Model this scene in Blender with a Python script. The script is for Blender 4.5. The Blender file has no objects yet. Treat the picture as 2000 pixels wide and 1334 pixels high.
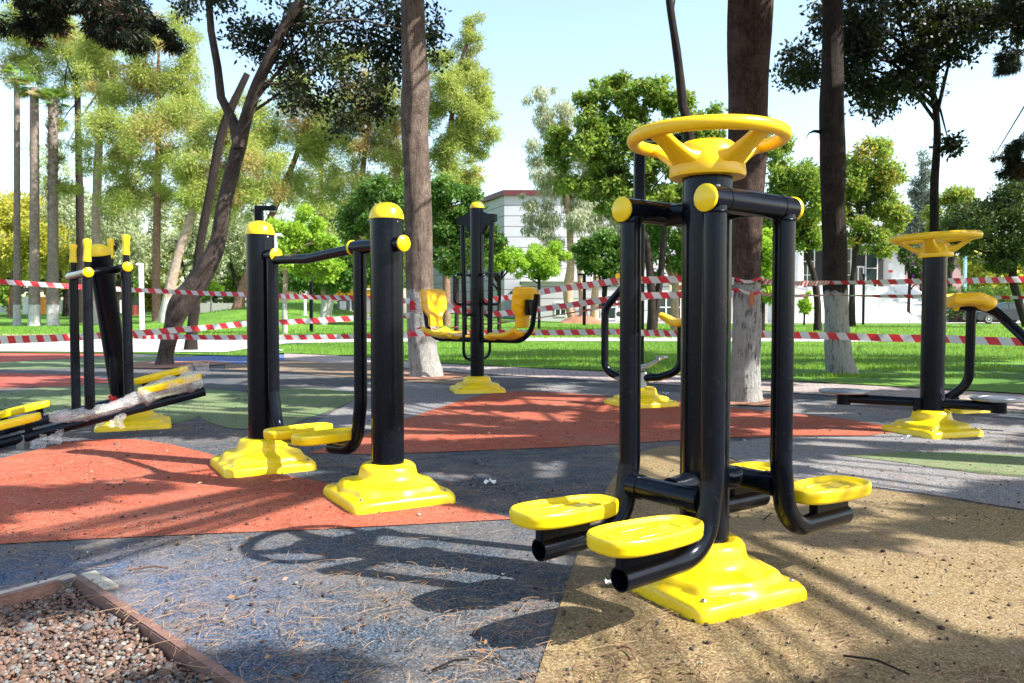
import bpy, math, random
import numpy as np
from mathutils import Vector, Matrix, noise
from mathutils.geometry import tessellate_polygon

random.seed(4)
RNG = np.random.default_rng(7)
S = bpy.context.scene
COL = S.collection
H, F, PITCH = 0.85, 1555.0, math.atan(58 / 1555)
CP, SP = math.cos(PITCH), math.sin(PITCH)

# ------------------------------------------------------------------ picture -> world
def ray(px, py):
    u, v = (px - 1000) / F, (667 - py) / F
    return Vector((u, CP + v * SP, -SP + v * CP))
def W(px, py, Y):
    d = ray(px, py); return Vector((0, 0, H)) + d * (Y / d.y)
def Gd(px, py, z=0.0):
    d = ray(px, py); return Vector((0, 0, H)) + d * ((z - H) / d.z)
def bump(x, y, cx, cy, rx, ry, a):
    return a * math.exp(-((x - cx) / rx) ** 2 - ((y - cy) / ry) ** 2)
def gh(x, y):
    t = min(max((y - 42) / 36, 0), 1); t = t * t * (3 - 2 * t)
    l = min(max((6 - x) / 12, 0), 1)
    return 0.02 + 0.72 * t * l + bump(x, y, -13.5, 52, 6.5, 9, 1.5)

# ------------------------------------------------------------------ geometry buffer
class G:
    def __init__(s): s.v, s.f, s.uv = [], [], None
    def add(s, v, f):
        n = len(s.v); s.v += [tuple(p) for p in v]; s.f += [tuple(i + n for i in q) for q in f]; return s
    def box(s, c, d, R=None, bev=0.0):
        x, y, z = d[0] / 2, d[1] / 2, d[2] / 2
        if bev <= 0:
            v = [Vector((i * x, j * y, k * z)) for i in (-1, 1) for j in (-1, 1) for k in (-1, 1)]
            f = [(0, 1, 3, 2), (4, 6, 7, 5), (0, 4, 5, 1), (2, 3, 7, 6), (0, 2, 6, 4), (1, 5, 7, 3)]
        else:
            b = min(bev, x * .9, y * .9, z * .9); v = []; f = []
            def loop(zz, ins):
                X, Y_ = x - ins, y - ins
                q = b
                return [Vector(p + (zz,)) for p in [(-X + q, -Y_), (X - q, -Y_), (X, -Y_ + q), (X, Y_ - q), (X - q, Y_), (-X + q, Y_), (-X, Y_ - q), (-X, -Y_ + q)]]
            for zz, ins in ((-z, b * .9), (-z + b, 0), (z - b, 0), (z, b * .9)): v += loop(zz, ins)
            for r in range(3):
                for k in range(8): f.append((r * 8 + k, r * 8 + (k + 1) % 8, r * 8 + 8 + (k + 1) % 8, r * 8 + 8 + k))
            f.append(tuple(range(7, -1, -1))); f.append(tuple(range(24, 32)))
        c = Vector(c)
        s.add([(R @ p if R else p) + c for p in v], f); return s
    def tube(s, pts, r, n=20, cap=True, hollow=False, closed=False, wob=0.0, wf=3.0):
        P = [Vector(p) for p in pts]; m = len(P)
        rr = r if isinstance(r, (list, tuple)) else [r] * m
        v, f = [], []
        up = None
        for i in range(m):
            if closed: t = P[(i + 1) % m] - P[i - 1]
            else: t = P[min(i + 1, m - 1)] - P[max(i - 1, 0)]
            t.normalize()
            if up is None:
                up = Vector((0, 0, 1)) if abs(t.z) < .9 else Vector((1, 0, 0))
            a = t.cross(up).normalized(); b = a.cross(t).normalized(); up = b
            for k in range(n):
                th = 2 * math.pi * k / n
                d = a * math.cos(th) + b * math.sin(th)
                q = rr[i]
                if wob:
                    q *= 1 + wob * noise.noise(Vector((d.x * 1.6, d.y * 1.6, P[i].z * wf)) + Vector((P[0].x, P[0].y, 0)))
                v.append(P[i] + d * q)
        R_ = m if closed else m - 1
        for i in range(R_):
            j = (i + 1) % m
            for k in range(n):
                f.append((i * n + k, i * n + (k + 1) % n, j * n + (k + 1) % n, j * n + k))
        if cap and not closed:
            f.append(tuple(range(n - 1, -1, -1)))
            if hollow:
                t = (P[-1] - P[-2]).normalized(); e = (m - 1) * n
                n0 = len(v)
                for q, back in ((.86, 0), (.86, .09)):
                    for k in range(n): v.append(P[-1] + (v[e + k] - P[-1]) * q - t * back)
                for k in range(n):
                    f.append((e + k, e + (k + 1) % n, n0 + (k + 1) % n, n0 + k))
                    f.append((n0 + k, n0 + (k + 1) % n, n0 + n + (k + 1) % n, n0 + n + k))
                f.append(tuple(range(n0 + n, n0 + 2 * n)))
            else:
                f.append(tuple(range((m - 1) * n, m * n)))
        s.add(v, f); return s
    def lathe(s, prof, n=32, c=(0, 0, 0), axis=(0, 0, 1)):
        q = Vector((0, 0, 1)).rotation_difference(Vector(axis).normalized()); c = Vector(c)
        v, f = [], []
        for r, z in prof:
            for k in range(n):
                th = 2 * math.pi * k / n
                v.append(c + q @ Vector((r * math.cos(th), r * math.sin(th), z)))
        for i in range(len(prof) - 1):
            for k in range(n):
                f.append((i * n + k, i * n + (k + 1) % n, (i + 1) * n + (k + 1) % n, (i + 1) * n + k))
        f.append(tuple(range(n - 1, -1, -1))); f.append(tuple(range((len(prof) - 1) * n, len(prof) * n)))
        s.add(v, f); return s
    def loft(s, rings, cap=True):
        n = len(rings[0]); v = [p for r in rings for p in r]; f = []
        for i in range(len(rings) - 1):
            for k in range(n): f.append((i * n + k, i * n + (k + 1) % n, (i + 1) * n + (k + 1) % n, (i + 1) * n + k))
        if cap: f.append(tuple(range(n - 1, -1, -1))); f.append(tuple(range((len(rings) - 1) * n, len(rings) * n)))
        s.add(v, f); return s
    def prism(s, poly, z0, z1):
        n = len(poly)
        s.loft([[Vector((p[0], p[1], z0)) for p in poly], [Vector((p[0], p[1], z1)) for p in poly]]); return s
    def grid(s, fn, nu, nv):
        v = [fn(i / nu, j / nv) for i in range(nu + 1) for j in range(nv + 1)]
        f = [(i * (nv + 1) + j, (i + 1) * (nv + 1) + j, (i + 1) * (nv + 1) + j + 1, i * (nv + 1) + j + 1) for i in range(nu) for j in range(nv)]
        s.add(v, f); return s

def fillet(pts, R, n=8):
    P = [Vector(p) for p in pts]; out = [P[0]]
    for i in range(1, len(P) - 1):
        a, b, c = P[i - 1], P[i], P[i + 1]
        d1, d2 = (a - b).normalized(), (c - b).normalized()
        ang = d1.angle(d2)
        if ang > 3.1: out.append(b); continue
        t = min(R / math.tan(ang / 2), (a - b).length * .48, (c - b).length * .48)
        p0, p1 = b + d1 * t, b + d2 * t
        r = t * math.tan(ang / 2)
        cen = b + (d1 + d2).normalized() * (r / math.sin(ang / 2))
        v0, v1 = p0 - cen, p1 - cen
        om = v0.angle(v1)
        for k in range(n + 1):
            u = k / n
            out.append(cen + (v0 * math.sin((1 - u) * om) + v1 * math.sin(u * om)) / math.sin(om))
    out.append(P[-1]); return out

# ------------------------------------------------------------------ objects
def mesh_np(name, V, Fq, mat, parent=None, tint=None, smooth=False, matrix=None):
    me = bpy.data.meshes.new(name)
    V = np.asarray(V, np.float32); Fq = np.asarray(Fq, np.int32)
    me.vertices.add(len(V)); me.vertices.foreach_set('co', V.ravel())
    k = Fq.shape[1]
    me.loops.add(Fq.size); me.loops.foreach_set('vertex_index', Fq.ravel())
    me.polygons.add(len(Fq)); me.polygons.foreach_set('loop_start', np.arange(0, Fq.size, k, dtype=np.int32))
    if tint is not None:
        a = me.attributes.new('tint', 'FLOAT_COLOR', 'POINT')
        c = np.ones((len(V), 4), np.float32); c[:, :tint.shape[1]] = tint
        a.data.foreach_set('color', c.ravel())
    me.update(calc_edges=True)
    if smooth: me.polygons.foreach_set('use_smooth', np.ones(len(Fq), bool))
    me.materials.append(mat)
    o = bpy.data.objects.new(name, me); COL.objects.link(o)
    if parent: o.parent = parent
    return o
def mk(name, g, mat, parent=None, smooth=True, off=None, ang=38, label=None):
    me = bpy.data.meshes.new(name)
    v = g.v
    if off is not None: v = [(p[0] - off[0], p[1] - off[1], p[2] - off[2]) for p in v]
    me.from_pydata(v, [], g.f); me.update()
    if g.uv is not None:
        uv = me.uv_layers.new(name='UVMap')
        for lp in me.loops: uv.data[lp.index].uv = g.uv[lp.vertex_index]
    if smooth:
        me.polygons.foreach_set('use_smooth', [True] * len(me.polygons)); me.set_sharp_from_angle(angle=math.radians(ang))
    me.materials.append(mat)
    o = bpy.data.objects.new(name, me); COL.objects.link(o)
    if parent: o.parent = parent
    if label: o['label'] = label
    return o
def tag(o, label, cat, group=None, kind=None):
    o['label'] = label; o['category'] = cat
    if group: o['group'] = group
    if kind: o['kind'] = kind
    return o
def thing(name, label, cat, loc=(0, 0, 0), rz=0.0, group=None):
    o = bpy.data.objects.new(name, None); COL.objects.link(o); o.empty_display_size = .1
    o.location = loc; o.rotation_euler = (0, 0, rz)
    return tag(o, label, cat, group)
def copy_tree(o, parent=None):
    c = o.copy(); COL.objects.link(c)
    if parent: c.parent = parent
    for ch in [x for x in bpy.data.objects if x.parent == o]: copy_tree(ch, c)
    return c

# ------------------------------------------------------------------ materials
class N:
    def __init__(s, name):
        s.m = bpy.data.materials.new(name); s.m.use_nodes = True
        s.t = s.m.node_tree; s.n = s.t.nodes; s.l = s.t.links
        s.b = s.n['Principled BSDF']; s.out = s.n['Material Output']
    def new(s, ty, **k):
        x = s.n.new(ty)
        for a, b in k.items(): setattr(x, a, b)
        return x
    def link(s, a, b): s.l.new(a, b)
    def val(s, sock, v):
        if isinstance(v, bpy.types.NodeSocket): s.l.new(v, sock)
        else: sock.default_value = v
    def coord(s, kind='Object', scale=(1, 1, 1), wpos=False):
        if wpos: o = s.new('ShaderNodeNewGeometry').outputs['Position']
        else: o = s.new('ShaderNodeTexCoord').outputs[kind]
        mp = s.new('ShaderNodeMapping'); mp.inputs['Scale'].default_value = scale
        s.link(o, mp.inputs[0]); return mp.outputs[0]
    def noise(s, vec, scale, detail=4, rough=.6):
        x = s.new('ShaderNodeTexNoise'); s.link(vec, x.inputs['Vector'])
        x.inputs['Scale'].default_value = scale; x.inputs['Detail'].default_value = detail; x.inputs['Roughness'].default_value = rough
        return x.outputs['Fac']
    def vor(s, vec, scale, out='Distance'):
        x = s.new('ShaderNodeTexVoronoi'); s.link(vec, x.inputs['Vector']); x.inputs['Scale'].default_value = scale
        return x.outputs[out]
    def ramp(s, fac, stops):
        x = s.new('ShaderNodeValToRGB'); s.link(fac, x.inputs[0]); e = x.color_ramp.elements
        while len(e) < len(stops): e.new(.5)
        for i, (p, c) in enumerate(stops):
            e[i].position = p; e[i].color = (c, c, c, 1) if isinstance(c, (int, float)) else tuple(c) + (1,)
        return x.outputs[0]
    def mix(s, f, a, b, mode='MIX'):
        x = s.new('ShaderNodeMix', data_type='RGBA', blend_type=mode)
        s.val(x.inputs[0], f)
        for i, q in ((6, a), (7, b)):
            if isinstance(q, tuple): q = q + (1,) if len(q) == 3 else q
            s.val(x.inputs[i], q)
        return x.outputs[2]
    def math(s, op, a, b=0.0):
        x = s.new('ShaderNodeMath', operation=op); s.val(x.inputs[0], a); s.val(x.inputs[1], b); return x.outputs[0]
    def bump(s, h, st=.5, d=.01):
        x = s.new('ShaderNodeBump'); s.link(h, x.inputs['Height']); x.inputs['Strength'].default_value = st; x.inputs['Distance'].default_value = d
        s.link(x.outputs[0], s.b.inputs['Normal']); return x.outputs[0]
    def base(s, c): s.val(s.b.inputs['Base Color'], c + (1,) if isinstance(c, tuple) and len(c) == 3 else c)
    def rough(s, r): s.val(s.b.inputs['Roughness'], r)

def plain(name, c, r=.6, metal=0, var=.12, sc=6, bump=0, coat=0):
    m = N(name); co = m.coord()
    n = m.noise(co, sc, 5)
    m.base(m.mix(n, tuple(x * (1 - var) for x in c), tuple(min(1, x * (1 + var)) for x in c)))
    m.rough(r); m.b.inputs['Metallic'].default_value = metal
    if coat: m.b.inputs['Coat Weight'].default_value = coat; m.b.inputs['Coat Roughness'].default_value = .08
    if bump: m.bump(m.noise(co, sc * 6, 4), bump, .01)
    return m.m

def yellow(name, c, c2):
    m = N(name); co = m.coord()
    d = m.ramp(m.noise(co, 9, 6, .65), [(.45, 0.), (.75, 1.)])
    sp = m.ramp(m.noise(co, 60, 3, .7), [(.66, 0.), (.74, 1.)])
    base = m.mix(m.math('MULTIPLY', d, .35), c, c2)
    base = m.mix(m.math('MULTIPLY', sp, .65), base, (.2, .12, .03))
    du = m.ramp(m.noise(m.coord(scale=(1, 1, .35)), 24, 7, .75), [(.56, 0.), (.72, 1.)])
    base = m.mix(m.math('MULTIPLY', du, .4), base, (.42, .3, .12))
    m.base(base); m.rough(m.mix(d, (.28,) * 3, (.5,) * 3))
    m.b.inputs['Specular IOR Level'].default_value = .5
    m.b.inputs['Subsurface Weight'].default_value = .0
    m.bump(m.noise(co, 35, 3), .08, .004)
    return m.m
M = {}
M['yel'] = yellow('yellow_plastic', (.88, .62, .005), (.62, .42, .02))
M['wheel'] = yellow('amber_yellow_plastic', (.88, .53, .004), (.72, .4, .01))
M['seat'] = yellow('seat_yellow_plastic', (.9, .5, .004), (.8, .42, .01))

m = N('black_paint'); co = m.coord()
n = m.noise(co, 5, 5)
d = m.ramp(m.noise(co, 40, 4, .7), [(.6, 0.), (.8, 1.)])
sc_ = m.ramp(m.noise(m.coord(scale=(1, 1, .06)), 160, 3, .7), [(.7, 0.), (.78, 1.)])
m.base(m.mix(m.math('MULTIPLY', m.math('ADD', d, sc_), .35), (.004, .005, .0085), (.07, .065, .06)))
m.rough(m.mix(n, (.14,) * 3, (.28,) * 3)); m.b.inputs['Specular IOR Level'].default_value = .2
m.b.inputs['Coat Weight'].default_value = .05; m.b.inputs['Coat Roughness'].default_value = .12
m.b.inputs['Specular Tint'].default_value = (.68, .8, 1, 1)
m.bump(m.noise(co, 130, 2), .05, .002)
M['blk'] = m.m
M['rubber'] = plain('black_rubber', (.015, .015, .016), .7)
M['disc'] = plain('worn_steel', (.32, .33, .35), .35, .9, .3, 20)
M['galv'] = plain('galvanised_post', (.5, .51, .52), .4, .3)
M['gpole'] = plain('grey_paint', (.55, .57, .6), .5)
M['white'] = plain('white_paint', (.66, .66, .65), .6, 0, .2, 2.5)
M['glass'] = plain('dark_glass', (.02, .035, .035), .08, 0, .3, 1)
M['dark'] = plain('dark_interior', (.02, .02, .022), .8)
M['red'] = plain('red_roof_edge', (.11, .02, .025), .5)
M['beige'] = plain('beige_panel', (.62, .5, .34), .7)
M['brown'] = plain('brown_sign', (.16, .03, .02), .6)
M['orange'] = plain('orange_panel', (.8, .3, .02), .5, 0, .2, 2)
M['amber'] = plain('amber_fascia', (.75, .36, .01), .5)
M['kiosk'] = plain('grey_cladding', (.24, .21, .22), .7)
M['concrete'] = plain('concrete_wall', (.36, .35, .33), .85, 0, .2, 3, .3)
M['pink'] = plain('pink_render', (.52, .31, .34), .8, 0, .1)
M['brick'] = plain('brick_wall', (.34, .2, .16), .85, 0, .35, 5, .3)
M['carpaint'] = plain('black_car_paint', (.006, .007, .009), .3, 0, .1, 2, 0, .2)
M['silver'] = plain('silver_car_paint', (.35, .37, .4), .3, .5, .1, 2, 0, .8)
M['cloth'] = plain('dark_clothing', (.02, .02, .025), .9)
M['skin'] = plain('skin', (.42, .25, .18), .6)
M['soil'] = plain('red_soil', (.26, .12, .07), .95, 0, .4, 3, .6)
M['rust'] = plain('rusty_red_steel', (.2, .11, .085), .6, .1, .7, 14, .5)
M['litter'] = plain('white_litter', (.75, .74, .7), .7)
M['redrag'] = plain('red_ribbon', (.55, .03, .03), .6)

def rubber(name, c, c2=None, dust=.45, blue=False):
    c2 = c2 or tuple(x * .45 for x in c)
    m = N(name); co = m.coord(wpos=True)
    g1 = m.noise(co, 170, 2, .8); g2 = m.vor(co, 210, 'Color')
    spk = m.new('ShaderNodeSeparateColor'); m.link(g2, spk.inputs[0])
    f = m.ramp(m.math('MULTIPLY', m.math('ADD', g1, spk.outputs[0]), .5), [(.40, 0.), (.6, 1.)])
    col = m.mix(f, c2, c)
    if blue:   # worn blue pigment that survives round the pit corner
        mp = m.new('ShaderNodeVectorMath', operation='DISTANCE'); m.link(m.coord(wpos=True, scale=(1, 1.0, 1)), mp.inputs[0]); mp.inputs[1].default_value = (-1.25, 2.2, 0)
        bf = m.ramp(m.math('ADD', m.math('MULTIPLY', mp.outputs['Value'], .55), m.math('MULTIPLY', m.math('SUBTRACT', m.noise(co, 2.2, 5, .7), .5), .5)), [(.1, .75), (.5, 0.)])
        col = m.mix(bf, col, m.mix(f, (.018, .043, .1), (.052, .12, .26)))
    light = tuple(min(1, x * 1.5 + .12) for x in c)
    col = m.mix(m.ramp(spk.outputs[1], [(.8, 0.), (.88, .55)]), col, light)
    dn = m.ramp(m.math('ADD', m.math('MULTIPLY', m.noise(co, 1.1, 5, .65), .6), m.math('MULTIPLY', m.noise(co, 7, 5, .7), .4)), [(.42, 0.), (.64, 1.)])
    col = m.mix(m.math('MULTIPLY', dn, dust), col, (.27, .205, .15))
    st = m.ramp(m.noise(co, 26, 4, .75), [(.60, 0.), (.72, .55)])
    col = m.mix(m.math('MULTIPLY', st, dust), col, (.1, .065, .045))
    m.base(col); m.rough(.92); m.b.inputs['Specular IOR Level'].default_value = .25
    h = m.math('ADD', f, m.math('MULTIPLY', m.noise(co, 60, 3), .8))
    m.bump(h, .7, .003)
    return m.m
M['r_navy'] = rubber('navy_rubber', (.06, .082, .105), (.014, .02, .03), .5, True)
M['r_blue'] = rubber('blue_rubber', (.075, .16, .4), (.03, .07, .2), .4)
M['r_orange'] = rubber('orange_rubber', (.42, .085, .038), (.25, .045, .02), .3)
M['r_red'] = rubber('red_rubber', (.42, .075, .05), (.28, .045, .03), .3)
M['r_green'] = rubber('green_rubber', (.14, .22, .08), (.07, .12, .045), .45)
M['r_tan'] = rubber('tan_rubber', (.25, .18, .078), (.125, .085, .034), .4)
M['r_brown'] = rubber('brown_rubber', (.24, .17, .11), (.13, .09, .06), .5)
M['r_grey'] = rubber('grey_rubber', (.23, .23, .235), (.1, .1, .11), .4)

def pavers(name, c1, c2, sx, sy):
    m = N(name); co = m.coord(wpos=True)
    b = m.new('ShaderNodeTexBrick'); m.link(co, b.inputs[0]); b.inputs['Scale'].default_value = 1
    b.inputs['Brick Width'].default_value = sx; b.inputs['Row Height'].default_value = sy; b.inputs['Mortar Size'].default_value = .008
    b.inputs['Color1'].default_value = c1 + (1,); b.inputs['Color2'].default_value = c2 + (1,); b.inputs['Mortar'].default_value = (.09, .08, .07, 1)
    n = m.noise(co, 3, 6, .7)
    m.base(m.mix(m.ramp(n, [(.3, .0), (.8, .45)]), b.outputs[0], (.13, .1, .08))); m.rough(.9)
    m.bump(m.noise(co, 90, 3), .4, .004); return m.m
M['paver'] = pavers('paver_path', (.42, .33, .3), (.34, .28, .26), .2, .1)
M['pale'] = pavers('pale_paving', (.62, .6, .58), (.55, .53, .52), .5, .5)
M['pinkpave'] = pavers('pink_paving', (.5, .34, .27), (.45, .3, .24), .4, .4)

m = N('soil_ground'); co = m.coord(wpos=True)
m.base(m.mix(m.noise(co, 2, 8, .7), (.07, .05, .035), (.2, .15, .1))); m.rough(.95); m.bump(m.noise(co, 12, 6), .6, .02)
M['ground'] = m.m
m = N('lawn_turf'); co = m.coord(wpos=True)
n = m.noise(co, .35, 5, .6); n2 = m.noise(co, 9, 5, .7)
c = m.mix(m.ramp(n, [(.35, 0.), (.65, 1.)]), (.06, .15, .016), (.14, .28, .03))
c = m.mix(m.ramp(n2, [(.3, .5), (.6, 0.)]), c, (.04, .09, .015))
m.base(c); m.rough(.85); m.b.inputs['Specular IOR Level'].default_value = .2; m.bump(n2, .8, .05)
M['lawn'] = m.m

def leafmat(name, a, b, c, trans=.35, spec=.25):
    """a/b: two leaf colours of the kind, c: odd leaves (yellowed, browned); tint = (leaf, clump)"""
    m = N(name)
    at = m.new('ShaderNodeAttribute', attribute_name='tint')
    sp = m.new('ShaderNodeSeparateColor'); m.link(at.outputs['Color'], sp.inputs[0])
    col = m.mix(m.math('ADD', m.math('MULTIPLY', sp.outputs[0], .5), m.math('MULTIPLY', sp.outputs[1], .5)), a, b)
    col = m.mix(sp.outputs[2], col, c)
    m.base(col); m.rough(.5); m.b.inputs['Specular IOR Level'].default_value = spec
    tr = m.new('ShaderNodeBsdfTranslucent'); m.link(m.mix(.35, col, (.5, .6, .05), 'MIX'), tr.inputs[0])
    mx = m.new('ShaderNodeMixShader'); mx.inputs[0].default_value = trans
    m.link(m.b.outputs[0], mx.inputs[1]); m.link(tr.outputs[0], mx.inputs[2]); m.link(mx.outputs[0], m.out.inputs[0])
    return m.m
M['l_pine'] = leafmat('pine_needles', (.2, .28, .055), (.45, .5, .14), (.5, .28, .16), .42)
M['l_pine2'] = leafmat('dense_pine_needles', (.14, .2, .04), (.34, .38, .09), (.44, .24, .13), .35)
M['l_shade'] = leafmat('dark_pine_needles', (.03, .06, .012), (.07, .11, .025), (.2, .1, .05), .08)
M['l_olive'] = leafmat('olive_leaves', (.2, .25, .13), (.42, .46, .3), (.4, .36, .16), .3)
M['l_yellow'] = leafmat('yellow_green_leaves', (.34, .36, .05), (.58, .52, .09), (.55, .36, .06), .45)
M['l_lime'] = leafmat('lime_leaves', (.16, .36, .03), (.42, .6, .07), (.5, .55, .08), .45)
M['l_deep'] = leafmat('deep_green_leaves', (.025, .085, .015), (.09, .21, .03), (.15, .24, .04), .25)
M['l_mid'] = leafmat('broad_green_leaves', (.06, .13, .02), (.22, .34, .05), (.36, .3, .08), .4)
M['l_euc'] = leafmat('eucalyptus_leaves', (.24, .29, .19), (.48, .5, .36), (.45, .38, .26), .3)
M['l_autumn'] = leafmat('yellowing_leaves', (.09, .18, .03), (.26, .36, .06), (.5, .36, .08), .42)
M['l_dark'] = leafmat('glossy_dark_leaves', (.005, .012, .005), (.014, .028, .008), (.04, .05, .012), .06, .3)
M['l_cedar'] = leafmat('dark_cedar_needles', (.006, .014, .008), (.014, .026, .012), (.1, .035, .02), .05)
M['l_spruce'] = leafmat('grey_spruce_needles', (.07, .1, .08), (.16, .2, .17), (.1, .12, .1), .15)
M['l_palm'] = leafmat('palm_fronds', (.09, .2, .05), (.22, .36, .1), (.4, .28, .12), .35)
M['l_grass'] = leafmat('grass_blades', (.06, .18, .018), (.2, .38, .045), (.38, .38, .1), .4)
M['l_needle'] = leafmat('dry_needles', (.17, .085, .045), (.4, .27, .16), (.07, .03, .02), .1)

def bark(name, a, b, paint=None, sc=(9, 9, 1.6), strong=.9, sprot=None):
    m = N(name); co = m.coord(scale=sc)
    n = m.noise(co, 3.2, 8, .7); v = m.vor(co, 3.5)
    n3 = m.noise(m.coord(scale=(sc[0] * 2.6, sc[1] * 2.6, sc[2] * 2.4)), 2.2, 7, .7)
    rdg = m.math('POWER', m.math('SUBTRACT', 1.0, m.math('ABSOLUTE', m.math('SUBTRACT', m.math('MULTIPLY', n3, 2.0), 1.0))), 6.0)
    h = m.math('SUBTRACT', m.math('ADD', m.math('MULTIPLY', n, .6), m.math('MULTIPLY', m.noise(m.coord(), 30, 6, .8), .5)), m.math('MULTIPLY', rdg, .28))
    col = m.mix(m.ramp(h, [(.22, 0.), (.72, 1.)]), a, b)
    o2 = m.coord(scale=(1, 1, 1))
    col = m.mix(m.ramp(m.noise(o2, 5, 4), [(.45, 0.), (.7, .35)]), col, tuple(x * 1.5 for x in b))
    if paint:
        ge = m.new('ShaderNodeTexCoord'); sx = m.new('ShaderNodeSeparateXYZ'); m.link(ge.outputs['Object'], sx.inputs[0])
        zz = m.math('ADD', sx.outputs[2], m.math('MULTIPLY', m.math('SUBTRACT', m.noise(o2, 14, 6, .8), .5), .35))
        on = m.math('LESS_THAN', zz, paint)
        holes = m.ramp(m.math('ADD', m.math('MULTIPLY', m.noise(m.coord(scale=(7, 7, 2)), 2.2, 7, .75), .75), m.math('MULTIPLY', h, .3)), [(.36, 0.), (.47, 1.)])
        pc = m.mix(m.noise(o2, 20, 5, .7), (.33, .32, .3), (.72, .71, .68))
        col = m.mix(m.math('MULTIPLY', on, holes), col, pc)
    m.base(col); m.rough(.9); m.b.inputs['Specular IOR Level'].default_value = .2
    m.bump(h, strong, .06); return m.m
M['b_A'] = bark('grey_brown_bark', (.1, .07, .055), (.36, .28, .23), 1.13)
M['b_B'] = bark('dark_reddish_bark', (.035, .022, .018), (.19, .13, .11), 1.12)
M['b_C'] = bark('dark_bark_white_painted_base', (.022, .017, .015), (.075, .055, .045), 1.12)
M['b_E'] = bark('smooth_grey_bark', (.06, .045, .04), (.21, .165, .14))
M['b_dark'] = bark('dark_bark', (.02, .014, .012), (.06, .045, .038))
M['b_pine'] = bark('orange_pine_bark', (.16, .08, .05), (.42, .27, .2))
M['b_pale'] = bark('pale_trunk_bark', (.3, .2, .15), (.62, .5, .42), 1.3)
M['b_palm'] = bark('palm_bark', (.13, .1, .085), (.34, .28, .24), 1.2, (3, 3, 14), .7)
M['b_euc'] = bark('peeling_eucalyptus_bark', (.38, .22, .13), (.7, .52, .38))

m = N('gravel_stones')
at = m.new('ShaderNodeAttribute', attribute_name='tint')
co = m.coord(wpos=True); m.base(m.mix(m.ramp(m.noise(co, 220, 4, .7), [(.3, .5), (.7, 0.)]), at.outputs['Color'], (.1, .05, .035))); m.rough(.9); m.bump(m.noise(co, 400, 3), .5, .002)
M['gravel'] = m.m

m = N('red_white_tape')
uvn = m.new('ShaderNodeUVMap'); sx = m.new('ShaderNodeSeparateXYZ'); m.link(uvn.outputs[0], sx.inputs[0])
fr = m.math('FRACT', m.math('ADD', sx.outputs[0], m.math('MULTIPLY', sx.outputs[1], .22)))
on = m.math('LESS_THAN', fr, .5)
co = m.coord(wpos=True)
wr = m.noise(co, 25, 4, .7)
col = m.mix(on, m.mix(wr, (.55, .54, .54), (.72, .71, .7)), (.62, .035, .05))
m.base(col); m.rough(.35)
tr = m.new('ShaderNodeBsdfTranslucent'); m.link(col, tr.inputs[0]); mx = m.new('ShaderNodeMixShader'); mx.inputs[0].default_value = .25
m.bump(wr, .5, .01)
m.link(m.b.outputs[0], mx.inputs[1]); m.link(tr.outputs[0], mx.inputs[2]); m.link(mx.outputs[0], m.out.inputs[0])
M['tape'] = m.m

m = N('clear_bubble_film'); co = m.coord(wpos=True)
m.base((.86, .86, .84)); m.rough(.3); m.b.inputs['Specular IOR Level'].default_value = .8
m.bump(m.math('ADD', m.vor(co, 90), m.noise(co, 14, 5)), .5, .006)
tp = m.new('ShaderNodeBsdfTransparent'); mx = m.new('ShaderNodeMixShader')
m.link(m.math('ADD', .02, m.math('MULTIPLY', m.noise(co, 24, 4), .5)), mx.inputs[0]); m.link(tp.outputs[0], mx.inputs[1]); m.link(m.b.outputs[0], mx.inputs[2]); m.link(mx.outputs[0], m.out.inputs[0])
M['film'] = m.m

m = N('white_cladding'); co = m.coord(wpos=True)
sx = m.new('ShaderNodeSeparateXYZ'); m.link(co, sx.inputs[0])
fr = m.math('FRACT', m.math('DIVIDE', sx.outputs[2], .92))
j = m.math('LESS_THAN', fr, .085)
c = m.mix(m.noise(co, .8, 4), (.4, .4, .43), (.46, .46, .49))
m.base(m.mix(j, c, (.16, .15, .16))); m.rough(.6); M['clad'] = m.m
# ------------------------------------------------------------------ camera, light
cam = bpy.data.cameras.new('camera'); co_ = bpy.data.objects.new('camera', cam); COL.objects.link(co_)
cam.sensor_width = 36; cam.lens = F / 2000 * 36; cam.clip_start = .05; cam.clip_end = 1500
co_.location = (0, 0, H); co_.rotation_euler = (math.pi / 2 - PITCH, 0, 0); S.camera = co_
cam.dof.use_dof = True; cam.dof.focus_distance = 3.2; cam.dof.aperture_fstop = 11
SUN = Vector((1.352, -.503, 1.39)).normalized()
sl = bpy.data.lights.new('sun', 'SUN'); so = bpy.data.objects.new('sun', sl); COL.objects.link(so)
sl.energy = 5.0; sl.angle = math.radians(.53); sl.color = (1, .955, .88)
so.rotation_euler = SUN.to_track_quat('Z', 'Y').to_euler(); so.location = SUN * 60
w = bpy.data.worlds.new('World'); S.world = w; w.use_nodes = True
sk = w.node_tree.nodes.new('ShaderNodeTexSky'); sk.sky_type = 'NISHITA'; sk.sun_disc = False
sk.sun_elevation = math.asin(SUN.z); sk.sun_rotation = math.atan2(SUN.x, SUN.y)
sk.air_density = 1.3; sk.dust_density = 1.6; sk.ozone_density = 1.0
bg = w.node_tree.nodes['Background']; bg.inputs[1].default_value = .14
w.node_tree.links.new(sk.outputs[0], bg.inputs[0])
S.view_settings.view_transform = 'Standard'; S.view_settings.look = 'None'; S.view_settings.exposure = 1.32; S.view_settings.gamma = 1
S.cycles.max_bounces = 7; S.cycles.transparent_max_bounces = 12

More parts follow.
